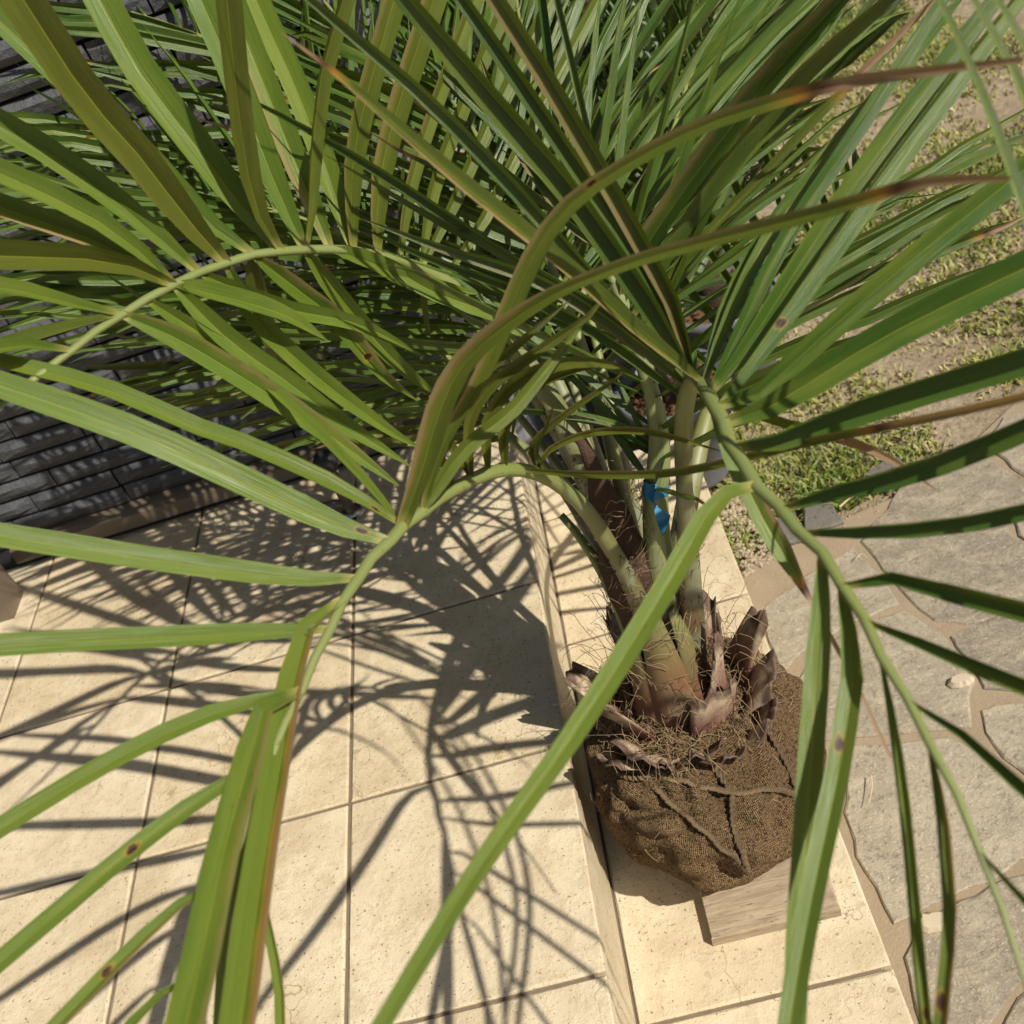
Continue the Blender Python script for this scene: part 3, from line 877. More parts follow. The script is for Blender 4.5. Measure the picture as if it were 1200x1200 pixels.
# --- fronds (traced rachises; distances follow from where each leaves the trunk)
A = Frond('frond', palm, [(790,815,1.315),(765,745,1.235),(742,690,1.165),(715,640,1.095),(682,592,1.04),(645,562,.99),(605,550,.945),(560,559,.90),(500,594,.84),(440,650,.78),(410,692,.745),(382,745,.715),(350,815,.685),(312,900,.655),(258,1050,.62),(230,1150,.595),(205,1260,.58)],
          [.022,.0165,.0125,.0102,.0090,.0080,.0072,.0064,.0056,.0046,.0040,.0034,.0029,.0027,.0023,.0018,.0012], PETIOLE, label='arching frond whose long leaflets hang in front of the porch tiles')
B = Frond('frond', palm, [(780,790,1.30),(752,720,1.235),(722,630,1.18),(692,555,1.155),(664,500,1.14),(628,440,1.125),(570,365,1.09),(500,317,1.05),(430,297,1.0),(392,292,.975),(312,296,.925),(262,309,.90),(206,332,.87),(140,370,.835),(97,400,.81),(33,450,.78),(-60,520,.745),(-170,610,.72)],
          [.022,.0185,.0165,.0150,.0130,.0108,.0085,.0066,.0054,.0050,.0045,.0042,.0040,.0037,.0034,.003,.0023,.0014], PETIOLE, label='frond reaching toward the dark stone wall')
C = Frond('frond', palm, [(812,800,1.295),(810,710,1.21),(805,620,1.12),(801,540,1.03),(803,475,.93),(816,442,.85),(838,478,.765),(870,545,.70),(920,604,.65),(962,648,.615),(1000,705,.585),(1030,762,.56),(1060,815,.54),(1095,880,.52),(1140,975,.495),(1182,1090,.475),(1215,1190,.46),(1250,1300,.45)],
          [.019,.0145,.0115,.0095,.0080,.0068,.0056,.0048,.0042,.0036,.0032,.0029,.0026,.0023,.0019,.0015,.0011,.0008], PETIOLE, label='frond arching over the crazy paving')
D = Frond('frond', palm, [(806,850,1.335),(794,795,1.285),(780,725,1.225),(771,640,1.16),(768,585,1.12),(772,540,1.095),(770,490,1.07),(755,430,1.04),(735,370,1.02),(715,315,1.01),(690,250,1.01),(660,180,1.02)],
          [.036,.030,.0205,.0155,.0132,.0118,.0098,.008,.007,.0055,.004,.002], PETIOLE_D, label='upright frond with a blue ribbon tied on it')
E_ = Frond('frond', palm, [(800,790,1.31),(790,710,1.25),(800,620,1.22),(815,540,1.22),(835,470,1.24),(870,400,1.28),(920,330,1.34),(980,260,1.42),(1040,215,1.52)],
          [.020,.016,.0135,.0115,.0095,.0075,.006,.004,.002], PETIOLE, label='frond leaning over the lawn')

G = Frond('frond', palm, [(790,800,1.31),(765,720,1.25),(745,640,1.20),(725,560,1.17),(705,480,1.15),(680,400,1.14),(650,320,1.15),(610,240,1.18),(560,160,1.23),(500,80,1.30)],
          [.016,.012,.0095,.008,.0068,.0058,.0048,.0038,.0027,.0014], PETIOLE, label='upright frond in the middle of the crown')
H1 = Frond('frond', palm, [(775,790,1.31),(740,700,1.27),(705,610,1.25),(665,530,1.26),(610,440,1.28),(530,350,1.30),(430,275,1.32),(320,215,1.34),(200,170,1.36),(70,140,1.38)],
          [.016,.012,.0095,.008,.0068,.0058,.0048,.0038,.0027,.0014], PETIOLE, label='frond spreading in front of the stone wall')
H2 = Frond('frond', palm, [(772,800,1.33),(735,720,1.31),(700,640,1.31),(650,560,1.34),(580,500,1.38),(490,455,1.42),(390,432,1.45),(290,425,1.47),(190,430,1.48)],
          [.014,.011,.009,.0075,.0062,.005,.004,.003,.0015], PETIOLE, label='low frond lying along the foot of the stone wall')
G.grow(.42, .98, 17, .40, .017, ang=(66, 25), vee=.4, droop=.10, seed=21, mat=LEAF_SHADE)
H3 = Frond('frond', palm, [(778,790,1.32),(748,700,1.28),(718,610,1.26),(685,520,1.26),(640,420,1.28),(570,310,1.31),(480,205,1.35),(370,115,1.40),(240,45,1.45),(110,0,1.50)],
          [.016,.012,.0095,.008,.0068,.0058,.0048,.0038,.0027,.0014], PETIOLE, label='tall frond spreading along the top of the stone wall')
H3.grow(.40, .98, 18, .40, .0155, ang=(66, 28), vee=.35, droop=.14, seed=25, mat=LEAF_SHADE)
H1.grow(.36, .98, 21, .42, .0155, ang=(66, 28), vee=.35, droop=.16, seed=22, mat=LEAF_SHADE)
H2.grow(.42, .98, 13, .30, .014, ang=(50, 14), vee=.12, droop=.06, seed=23, tone=(.2, .7))
# more fronds of the same palm, deep in the crown: their many small leaflets are one part
MERGE = ([], [], [])
extra = []
for pts in ([(776,790,1.32),(742,700,1.28),(706,610,1.25),(660,520,1.24),(595,420,1.23),(500,330,1.22),(390,270,1.22),(270,235,1.23),(150,222,1.25),(20,225,1.28)],
            [(780,790,1.32),(752,700,1.29),(725,610,1.28),(695,515,1.29),(650,400,1.32),(590,280,1.36),(520,170,1.41),(440,70,1.47),(360,-20,1.53)],
            [(776,795,1.33),(740,705,1.29),(702,620,1.27),(650,540,1.28),(570,450,1.31),(460,385,1.34),(330,345,1.36),(190,325,1.38),(50,318,1.40)],
            [(788,790,1.32),(768,700,1.28),(748,610,1.25),(725,510,1.24),(698,400,1.26),(668,280,1.30),(640,170,1.36),(618,70,1.43),(600,-30,1.50)],
            [(792,790,1.32),(782,700,1.28),(775,610,1.26),(768,510,1.26),(762,400,1.29),(765,290,1.34),(780,190,1.41),(805,100,1.48),(840,20,1.56)]):
    m = len(pts)
    extra.append(Frond('frond', palm, pts, [.010, .0075, .006, .0052, .0046, .004, .0034, .0028, .002, .0013][:m], PETIOLE))
for k, fr in enumerate(extra):
    fr.grow(.40, .99, 24, .40, .0135, ang=(68, 22), vee=.4, droop=.12, seed=50+k, n=8, merge=MERGE)
inner = new_obj('inner_leaflets', MERGE[0], MERGE[1], LEAF_SHADE, smooth=True, uvs=MERGE[2]); keep(inner, palm); inner['kind'] = 'stuff'
# A: leaflets on the left (outer) side
A.traced([(440,640),(400,618),(300,572),(160,508),(0,452)], 44, -.05, L=.46, fold=.3, roll=.08, spot_v=.045, spot_u=.3)
A.traced([(458,606),(400,573),(290,523),(233,503),(120,455),(0,424)], 27, -.03, L=.46, fold=.42, roll=.25, spot_v=.05, spot_u=.5)
A.traced([(408,686),(350,678),(220,662),(100,644),(0,628)], 36, -.05, L=.44, fold=.32, roll=.05)
A.traced([(375,742),(330,740),(200,747),(100,751),(0,757)], 33, -.06, L=.42, fold=.35, roll=0)
A.traced([(350,812),(270,830),(190,862),(90,916),(0,972)], 30, -.04, L=.40, roll=.1, fold=.35)
A.traced([(308,905),(240,934),(160,993),(80,1060),(0,1128)], 30, -.04, L=.38, roll=.1, fold=.3, spot_v=.24, spot_u=.42)
A.traced([(262,1030),(215,1058),(150,1118),(70,1200)], 24, -.03, L=.34, roll=.2, edge=.8, spot_v=.22, spot_u=.35)
A.traced([(205,1130),(170,1180),(110,1270)], 18, -.02, L=.28)
# two big hanging ones, yellow-edged
A.traced([(402,694),(372,712),(347,790),(328,900),(308,1020),(283,1200)], 46, -.19, L=.52, roll=.15, fold=.55, edge=1.0, tone=.15, droop=.02)
A.traced([(350,815),(312,826),(290,900),(262,1000),(237,1120),(218,1200)], 50, -.15, L=.42, roll=-.05, fold=.45, edge=.35, tone=.1)
A.traced([(300,1010),(318,1100),(328,1150),(330,1200)], 16, 0.0, L=.28, d0=.66, roll=.3)
A.traced([(268,930),(290,1000),(270,1100),(262,1200)], 22, .03, L=.36, roll=.9)
# upward leaflets, near side: the two long ones curving over to the right
A.traced([(470,606),(492,560),(520,470),(556,412),(640,350),(740,308),(830,283),(960,250),(1080,215),(1185,210)], 48, -.36, L=.3, roll=.1, fold=.42, edge=.6, tip=.13, tone=.55, n=26,
         wprof=lambda s: (.55+.45*min(1, s/.15))*(1-.60*min(1, max(0, (s-.22)/.25)))*(1-max(0, (s-.7)/.3)**2*.75))
A.traced([(482,598),(520,520),(565,440),(605,345),(640,275),(690,222),(800,158),(900,122),(1000,96),(1200,70)], 40, -.35, L=.3, roll=.15, fold=.4, edge=.55, tip=.22, tone=.4, n=26,
         wprof=lambda s: (.28+.72*min(1, s/.38))*(1-.45*min(1, max(0, (s-.3)/.25)))*(1-max(0, (s-.62)/.38)**1.5*.75))
A.traced([(480,600),(540,530),(600,480),(650,420),(692,368)], 22, -.02, roll=.4, tone=.4, n=14)
A.traced([(455,600),(410,545),(300,440),(200,372)], 16, .12, roll=.3, L=.4)
A.traced([(604,549),(680,556),(780,555),(860,540),(950,518),(1030,502),(1120,484),(1230,458)], 17, -.46, roll=.2, fold=.4, edge=.6, tip=.30, tone=.6, n=24, wprof=lambda s: (.5+.5*min(1, s/.2))*(1-.5*s))
# inner curling olive leaflets along the arch
for base, pts, w in (((560,556), [(548,500),(575,452),(640,405),(690,370),(720,330)], 22), ((580,552), [(568,500),(600,450),(660,425),(720,428),(760,450)], 24),
                     ((600,548), [(592,500),(625,455),(670,435),(705,430)], 22), ((540,560), [(520,505),(545,455),(610,400),(670,350)], 20), ((625,552), [(622,525),(650,495),(720,445),(735,430)], 13),
                     ((632,554), [(640,530),(690,508),(760,506),(850,530)], 14), ((520,575), [(510,520),(530,450),(580,385)], 22), ((640,556), [(628,530),(640,500),(650,470)], 9)):
    A.traced([base]+pts, w*.78, -.10, roll=rng.uniform(.2, .5), tone=.85, n=14, fold=.5)

# B: leaflets on the wall side
for pts, w, kw in (
    ([(360,290),(362,250),(364,200),(376,90),(402,0)], 18, dict(dd=-.10, roll=.9, tone=.6)),
    ([(313,294),(303,250),(290,200),(278,117),(266,0)], 30, dict(dd=-.14, roll=.35, tone=.75)),
    ([(262,308),(217,253),(167,187),(100,110),(28,0)], 50, dict(dd=-.16, roll=-.1, tone=.85)),
    ([(284,300),(240,258),(187,200),(100,118),(-10,15)], 34, dict(dd=-.06, roll=.15)),
    ([(322,294),(276,232),(225,165),(165,85),(118,0)], 44, dict(dd=-.04, roll=.1)),
    ([(352,293),(318,205),(290,130),(262,60),(236,0)], 38, dict(dd=-.02, roll=.1)),
    ([(392,292),(350,200),(318,120),(290,50),(270,0)], 36, dict(dd=0, roll=.1)),
    ([(412,292),(385,205),(350,110),(318,40),(300,0)], 34, dict(dd=.02, roll=.1)),
    ([(232,320),(180,273),(117,222),(50,176),(0,148)], 36, dict(dd=-.06, roll=.1)),
    ([(206,330),(150,283),(90,245),(0,203)], 32, dict(dd=-.07, roll=.1)),
    ([(196,336),(130,290),(60,264),(0,243)], 32, dict(dd=-.04, roll=.1)),
    ([(206,332),(160,314),(110,304),(0,300)], 38, dict(dd=-.09, roll=-.2, tone=.8, fold=.55)),
    ([(140,370),(100,360),(50,346),(0,337)], 24, dict(dd=-.06, roll=.2)),
    ([(137,372),(90,384),(40,398),(0,412)], 24, dict(dd=-.06, roll=.3, tone=.5, fold=.6)),
    ([(97,400),(50,402),(0,408)], 26, dict(dd=-.04, roll=.1)),
    ([(405,292),(412,210),(425,130),(462,0)], 28, dict(dd=-.06, roll=.3, tone=.6)),
    ([(432,297),(444,220),(462,140),(508,0)], 30, dict(dd=-.05, roll=.3, tone=.65)),
    ([(462,304),(478,230),(500,150),(552,10)], 18, dict(dd=-.03, roll=.5, tone=.5)),
    ([(482,310),(505,230),(532,150),(590,10)], 18, dict(dd=-.02, roll=.5, tone=.5)),
    ([(505,320),(535,230),(570,150),(640,10)], 17, dict(dd=0, roll=.5, tone=.4)),
    ([(530,335),(565,260),(610,170),(690,20)], 16, dict(dd=.02, roll=.5, tone=.4)),
    # lower side
    ([(140,372),(217,402),(333,473),(400,520),(474,574)], 32, dict(dd=.10, roll=.05)),
    ([(206,336),(267,397),(340,450),(400,495),(484,548)], 30, dict(dd=.10, roll=.05)),
    ([(262,312),(300,372),(370,440),(450,500),(500,530)], 26, dict(dd=.14, roll=.05)),
    ([(312,300),(350,340),(400,380),(450,440),(490,470)], 26, dict(dd=.15, roll=.1)),
    ([(350,297),(400,350),(460,420),(520,470)], 24, dict(dd=.16, roll=.1)),
    ([(97,402),(150,440),(230,490),(310,545)], 0.1, dict(dd=.10, roll=.1)) if False else ([(400,295),(440,310),(480,330),(566,345)], 24, dict(dd=.10, roll=-.1)),
    ([(430,298),(500,338),(580,370),(620,400)], 22, dict(dd=.06, roll=.2)),
    ([(290,302),(310,360),(325,420),(330,452)], 26, dict(dd=.12, roll=.3, tone=.7)),
    ([(206,334),(280,352),(340,372),(385,400)], 26, dict(dd=.08, roll=-.2)),
    ([(170,352),(250,400),(330,450),(420,520)], 24, dict(dd=.13, roll=.2)),
    ([(240,318),(330,360),(420,380),(500,420)], 22, dict(dd=.16, roll=.2)),
    ([(495,325),(497,345),(500,375),(505,398)], 9, dict(dd=.1, roll=.1, tone=.2)),
):
    dd = kw.pop('dd')
    B.traced(pts, w*1.12, dd, L=.50 if pts[-1][1] <= 20 or pts[-1][0] <= 0 else None, **kw)

# C: right side
for pts, w, kw in (
    ([(828,458),(866,390),(920,280),(1000,160),(1105,0)], 24, dict(dd=.0, roll=0.25)),
    ([(834,466),(880,400),(960,275),(1050,150),(1150,20)], 34, dict(dd=-.02, roll=0.25)),
    ([(838,478),(900,390),(1000,250),(1100,115),(1190,0)], 30, dict(dd=-.03, roll=0.8, fold=.6)),
    ([(825,455),(850,380),(905,270),(980,180),(1060,80)], 22, dict(dd=.05, roll=0.25)),
    ([(822,452),(845,370),(885,290),(940,215),(1010,130)], 18, dict(dd=.08, roll=0.25)),
    ([(842,485),(890,460),(960,397),(1053,317),(1180,215)], 36, dict(dd=-.05, roll=0.25)),
    ([(850,500),(900,478),(1010,410),(1100,362),(1200,315)], 48, dict(dd=-.07, roll=0.25)),
    ([(862,525),(905,510),(1000,470),(1100,438),(1200,408)], 48, dict(dd=-.08, roll='edge', fold=.5)),
    ([(905,590),(960,574),(1060,545),(1130,520),(1200,490)], 40, dict(dd=-.08, roll='edge', fold=.5)),
    ([(938,622),(1010,617),(1080,611),(1140,603),(1200,590)], 31, dict(dd=-.06, roll='edge', fold=.5)),
    ([(978,668),(1020,668),(1080,680),(1140,694),(1200,709)], 30, dict(dd=-.06, roll='edge', fold=.5)),
    ([(1012,726),(1040,732),(1100,756),(1150,776),(1200,796)], 28, dict(dd=-.05, roll='edge', fold=.55)),
    ([(1060,815),(1090,828),(1130,856),(1200,916)], 23, dict(dd=-.04, roll='edge', fold=.55)),
    ([(1135,968),(1160,1000),(1200,1050)], 15, dict(dd=-.02, roll='edge')),
):
    dd = kw.pop('dd'); C.traced(pts, w, dd, L=.44, tone=.0, mat=LEAF_SHADE, **kw)
# C: hanging near side
C.traced([(890,560),(862,572),(830,602),(780,690),(680,850),(560,1020),(445,1205)], 37, -.20, L=.44, roll=.05, fold=.25, tone=.12, n=20,
         wprof=lambda s: (.5+.5*min(1, s/.12))*(1-.55*max(0, (s-.35)/.65)))
C.traced([(836,476),(862,540),(895,608),(924,658),(960,722),(1000,795),(1044,888)], 32, -.07, roll=.1, tip=.47, edge=.7, n=22, fold=.3,
         wprof=lambda s: (.6+.4*min(1, s/.15))*(1 if s < .42 else max(.22, 1-(s-.42)/.14*.75))*(1-max(0, s-.6)*.8))
C.traced([(958,648),(962,720),(957,800),(950,900),(944,1000),(936,1100),(932,1200)], 38, -.06, L=.36, roll=.08, fold=.2, tone=.06)
C.traced([(990,700),(1000,780),(992,850),(978,930),(960,1010),(942,1100),(926,1200)], 36, -.07, L=.36, roll=.15, fold=.3, spot_v=.24, spot_u=.35, tone=.06)
C.traced([(1030,765),(1048,840),(1062,930),(1072,1030),(1080,1120),(1088,1200)], 18, -.03, L=.34, roll=.5, fold=.5, spot_v=.50, spot_u=.4)
C.traced([(1095,880),(1106,950),(1113,1020),(1116,1080),(1110,1150),(1103,1215)], 20, -.02, L=.26, roll=.5, edge=1.0, tone=.3, spot_v=.45, spot_u=.3)
C.traced([(828,466),(870,478),(920,496),(977,511),(1040,536),(1105,580)], 15, -.10, roll=.3, tip=.46, fold=.4)
# C: blades rising to the upper left
for pts, w, kw in (
    ([(826,455),(800,430),(740,382),(673,322),(600,262),(533,208),(467,150),(400,92),(330,38)], 27, dict(dd=-.22, roll=.3, edge=.8, tone=.75, tip=.09, n=20)),
    ([(818,446),(760,390),(687,312),(600,213),(500,112),(400,28)], 21, dict(dd=-.08, roll='edge', tone=.2)),
    ([(814,442),(775,370),(727,298),(667,215),(567,100),(480,0)], 33, dict(dd=-.10, roll='edge', tone=.3)),
    ([(812,440),(790,370),(750,295),(683,198),(607,87),(545,0)], 24, dict(dd=-.06, roll='edge', tone=.2)),
    ([(812,440),(795,360),(753,280),(700,185),(633,73),(585,0)], 27, dict(dd=-.12, roll='edge', tone=.6, edge=.5)),
    ([(808,444),(770,330),(720,235),(698,180),(678,95),(655,0)], 13, dict(dd=-.03, roll='edge')),
    ([(804,455),(740,395),(640,330),(520,290),(420,255)], 18, dict(dd=-.02, roll='edge', tone=.2)),
    ([(806,450),(720,370),(600,300),(470,215),(360,150),(250,95)], 17, dict(dd=.06, roll='edge', tone=.1)),
    ([(800,462),(720,400),(620,345),(500,300),(415,262)], 16, dict(dd=.08, roll='edge', tone=.1)),
):
    dd = kw.pop('dd'); C.traced(pts, w, dd, mat=LEAF_SHADE, L=.46 if pts[-1][1] <= 30 else None, **kw)
C.traced([(838,484),(826,520),(812,560),(800,610)], 24, -.02, roll=.2, tone=.1, d0=None) if False else None
# blade tips crossing the top right corner
C.traced([(1240,1270),(1290,800),(1262,480),(1200,245),(1133,68),(1080,-40),(1020,-170)], 20, .06, roll=.3, n=20, L=.42, fold=.5)
C.traced([(1230,1230),(1330,760),(1300,420),(1200,112),(1128,-20),(1050,-160)], 22, .08, roll=.3, n=20, L=.42, fold=.5)
C.traced([(1250,1290),(1380,700),(1320,300),(1205,62),(1150,-30),(1080,-150)], 24, .08, roll=.3, n=20, L=.42, fold=.5)
# D: dark blades rising to the upper right, small ones near the ribbon
for pts, w, kw in (
    ([(728,352),(745,310),(800,225),(900,94),(985,0)], 38, dict(dd=-.25, roll='edge', tone=.1, edge=.4)),
    ([(735,370),(760,320),(800,255),(917,104),(1035,0)], 30, dict(dd=-.22, roll='edge', tone=.3, edge=.7)),
    ([(740,385),(790,318),(860,240),(900,200),(950,145),(1085,10)], 14, dict(dd=-.15, roll=.2, tone=.7, tip=.35)),
    ([(722,335),(760,290),(850,200),(930,110),(1010,30)], 9, dict(dd=-.1, roll=.2)),
    ([(712,310),(730,250),(790,150),(870,60),(930,0)], 26, dict(dd=-.05, roll='edge')),
    ([(700,275),(720,210),(770,110),(830,20)], 28, dict(dd=.0, roll='edge')),
    ([(690,250),(700,170),(740,80),(790,0)], 26, dict(dd=.02, roll='edge')),
    ([(690,250),(660,170),(650,80),(640,0)], 18, dict(dd=.02, roll='edge')),
    ([(710,300),(660,240),(600,150),(560,60)], 20, dict(dd=.02, roll='edge')),
    ([(770,520),(730,500),(690,488),(638,478)], 8, dict(dd=-.03, roll=.3)),
    ([(771,530),(740,515),(700,498),(650,490)], 9, dict(dd=-.02, roll=.3)),
    ([(771,535),(745,522),(712,500),(668,470)], 9, dict(dd=0, roll=.3)),
    ([(770,540),(752,520),(728,490),(700,455)], 9, dict(dd=0, roll=.3)),
    ([(769,545),(758,522),(740,480),(722,440)], 9, dict(dd=.02, roll=.3)),
    ([(770,525),(800,480),(812,430),(815,390)], 12, dict(dd=-.02, roll=.3)),
):
    dd = kw.pop('dd'); D.traced(pts, w, dd, mat=LEAF_SHADE, L=.42 if pts[-1][1] <= 30 else None, **kw)
D.grow(.5, .98, 11, .34, .016, ang=(60, 25), vee=.4, droop=.08, seed=14, mat=LEAF_SHADE)
E_.grow(.40, .98, 16, .36, .017, ang=(65, 30), vee=.4, droop=.10, seed=15, mat=LEAF_SHADE)

# --- trunk: pseudostem core wrapped in dark fibre
core, _ = catmull([(*(TRUNK+Vector((0, .008, .12))), .060), (*(TRUNK+Vector((0, .008, .22))), .052), (*(TRUNK+Vector((-.006, .012, .32))), .036), (*(TRUNK+Vector((-.010, .010, .44))), .028), (*(TRUNK+Vector((-.012, .004, .54))), .014), (*(TRUNK+Vector((-.016, .006, .62))), .003)], 18)
cv, cf, cuv = tube(core[:, :3], core[:, 3], 18, (0, 1, .2))
cv = [np.array(v)+np.array(mnoise.noise_vector(Vector(v)*40))*.005 for v in cv]
keep(new_obj('stem', cv, cf, FIBRE_D, smooth=True, uvs=cuv), palm)
# broad sheathing leaf bases that grip the stem
def sheath(ang, z0, z1, w0, w1, r0, r1, mat, name='leaf_base', curl=.9, flare=0.0, tipcut=.0, thick=.006, rag=.07):
    nu, nv = 16, 10
    v = []; uv = []
    for side in (0, 1):
        for j in range(nv+1):
            t = j/nv
            z = z0+(z1-z0)*t; rr = r0+(r1-r0)*t + flare*t*t; w = w0+(w1-w0)*t
            for i in range(nu+1):
                s = i/nu*2-1
                a = ang + s*w/2/max(rr, .02)*curl
                th = thick*(1-abs(s)**2*.75)*(1-.55*t)
                q = rr + (th if side else 0)
                zz = z + (tipcut*s*(z1-z0) + rag*(z1-z0)*(math.sin(s*7+ang*3)+2.2*mnoise.noise(Vector((s*5, ang*4, 1)))))*t
                v.append((TRUNK.x+q*math.cos(a), TRUNK.y+q*math.sin(a), TRUNK.z+zz)); uv.append((i/nu, t))
    f = []; m = (nu+1)*(nv+1)
    for j in range(nv):
        for i in range(nu):
            a = j*(nu+1)+i
            f.append((a, a+nu+1, a+nu+2, a+1)); f.append((m+a, m+a+1, m+a+nu+2, m+a+nu+1))
    rim = [i for i in range(nu+1)] + [j*(nu+1)+nu for j in range(1, nv+1)] + [nv*(nu+1)+i for i in range(nu-1, -1, -1)] + [j*(nu+1) for j in range(nv-1, 0, -1)]
    for k in range(len(rim)):
        a, b = rim[k], rim[(k+1) % len(rim)]; f.append((a, b, m+b, m+a))
    return keep(new_obj(name, v, f, mat, smooth=True, uvs=uv), palm)
R_ = math.radians
GBASE = mat_petiole('sheath_green', (.18, .048, .036), (.155, .17, .06), (.22, .24, .15), 2.0)
for (deg, z0, z1, w0, w1, r0, r1) in ((205, .19, .36, .075, .016, .050, .032), (262, .19, .42, .080, .016, .050, .026), (318, .19, .38, .07, .014, .052, .028), (30, .165, .38, .07, .016, .05, .03), (140, .165, .40, .07, .016, .05, .03)):
    sheath(R_(deg), z0, z1, w0, w1, r0, r1, GBASE, 'leaf_sheath', thick=.010, rag=0)
# cut stubs around the foot of the stem
for (deg, z0, z1, w0, w1, r0, r1, fl, tc) in ((205, .19, .285, .085, .066, .060, .086, .012, .16), (238, .175, .252, .080, .074, .066, .094, .022, -.15), (268, .172, .240, .100, .090, .066, .090, .024, .1),
                                        (302, .19, .290, .085, .070, .062, .078, .006, -.14), (336, .19, .270, .070, .060, .070, .100, .02, .15), (328, .195, .345, .065, .044, .054, .060, .012, .1),
                                        (10, .19, .290, .070, .055, .07, .10, .02, -.15), (60, .19, .28, .075, .06, .07, .09, .02, .1), (110, .19, .29, .075, .06, .07, .09, .02, 0), (168, .185, .275, .070, .055, .070, .100, .02, .15), (219, .172, .235, .070, .06, .086, .108, .02, .1), (288, .170, .232, .075, .06, .080, .102, .02, -.15), (316, .172, .245, .07, .06, .082, .108, .02, .15)):
    sheath(R_(deg), z0, z1, w0, w1, r0, r1, LEAFBASE, 'cut_leaf_base', flare=fl, tipcut=tc, thick=.008, rag=.08)
# cut petiole stub beside frond A
st, _ = catmull([tuple(at(757,790,1.28)), tuple(at(728,715,1.22)), tuple(at(700,660,1.185)), tuple(at(672,620,1.165)), tuple(at(658,604,1.16))], 14)
v, f, uv = tube(st, np.linspace(.013, .0045, 14), 8, squash=.6); keep(new_obj('cut_petiole', v, f, PETIOLE, smooth=True, uvs=uv), palm)

# fibres (uncountable)
def strands(name, gens, mat, rad):
    V = []; Fc = []
    for pts in gens:
        P, _ = catmull(pts, 7); b = len(V)
        T, S, N = frames(P, np.tile([.31, .2, .93], (7, 1)))
        for i in range(7):
            r_ = rad*(1-.5*i/6)
            for k in range(3):
                a = 2.1*k; V.append(P[i]+r_*(math.cos(a)*S[i]+math.sin(a)*N[i]))
        for i in range(6):
            for k in range(3):
                m = (k+1) % 3; Fc.append((b+i*3+k, b+i*3+m, b+i*3+3+m, b+i*3+3+k))
    o = keep(new_obj(name, V, Fc, mat), palm); o['kind'] = 'stuff'; return o
r6 = random.Random(31)
def g_collar():
    out = []
    for k in range(430):
        a = r6.uniform(0, 2*math.pi); rr = .05+.062*r6.random()**.8; z = .212+.02*r6.random()-max(0, rr-.08)*.7
        L = r6.uniform(.02, .07); da = r6.uniform(-1, 1)*L/rr
        pts = []
        for j in range(5):
            t = j/4; q = rr+r6.uniform(-.008, .008); aa = a+da*t
            pts.append((TRUNK.x+q*math.cos(aa), TRUNK.y+q*math.sin(aa), TRUNK.z+z+.012*math.sin(t*3.1)*r6.uniform(.2, 1.6)))
        out.append(pts)
    for k in range(120):       # stray curls standing out
        a = r6.uniform(0, 2*math.pi); rr = r6.uniform(.06, .10); z = .22+.12*r6.random()*(rr < .08)
        pts = []; d = r6.uniform(-1.5, 1.5)
        for j in range(5):
            t = j/4; q = rr+.045*t+r6.uniform(-.006, .006); aa = a+d*t*.35
            pts.append((TRUNK.x+q*math.cos(aa), TRUNK.y+q*math.sin(aa), TRUNK.z+z+.035*math.sin(t*2.6)+r6.uniform(-.004, .004)))
        out.append(pts)
    return out
strands('fibre_collar', g_collar(), FIBRE, .00050)
def g_stem():
    out = []
    for k in range(380):
        a = r6.uniform(0, 2*math.pi); z = r6.uniform(.18, .56); rr = .058-(z-.16)*.085+.003
        L = r6.uniform(.015, .05); pts = []; c = r6.uniform(-.9, .9); e = r6.uniform(.0, .016)
        for j in range(5):
            t = j/4; q = rr + e*t*t + r6.uniform(-.002, .002); aa = a+c*t
            pts.append((TRUNK.x-.018*(z-.2)+q*math.cos(aa), TRUNK.y+q*math.sin(aa), TRUNK.z+z+L*t*r6.uniform(.5, 1)-.01*t*t))
        out.append(pts)
    return out
strands('stem_fibre', g_stem(), FIBRE, .0005)
# ragged fibres along petiole margins
def g_margin():
    out = []
    for fr, i0, i1, nn in ((A, 3, 12, 150), (B, 4, 14, 200), (D, 4, 14, 60), (C, 4, 10, 40)):
        for k in range(nn):
            i = r6.randint(i0, i1); p = fr.P[i]; rr = fr.R[i]
            d = np.array([r6.uniform(-1, 1), r6.uniform(-1, 1), r6.uniform(-.6, .3)]); d /= np.linalg.norm(d)
            q = p + d*rr*.9; L = r6.uniform(.003, .010)
            out.append([tuple(q), tuple(q+d*L*.5+np.array([0, 0, r6.uniform(-.004, .004)])), tuple(q+d*L+np.array([r6.uniform(-.006, .006)]*3))])
    return out
strands('petiole_fibre', g_margin(), FIBRE_D, .0006)

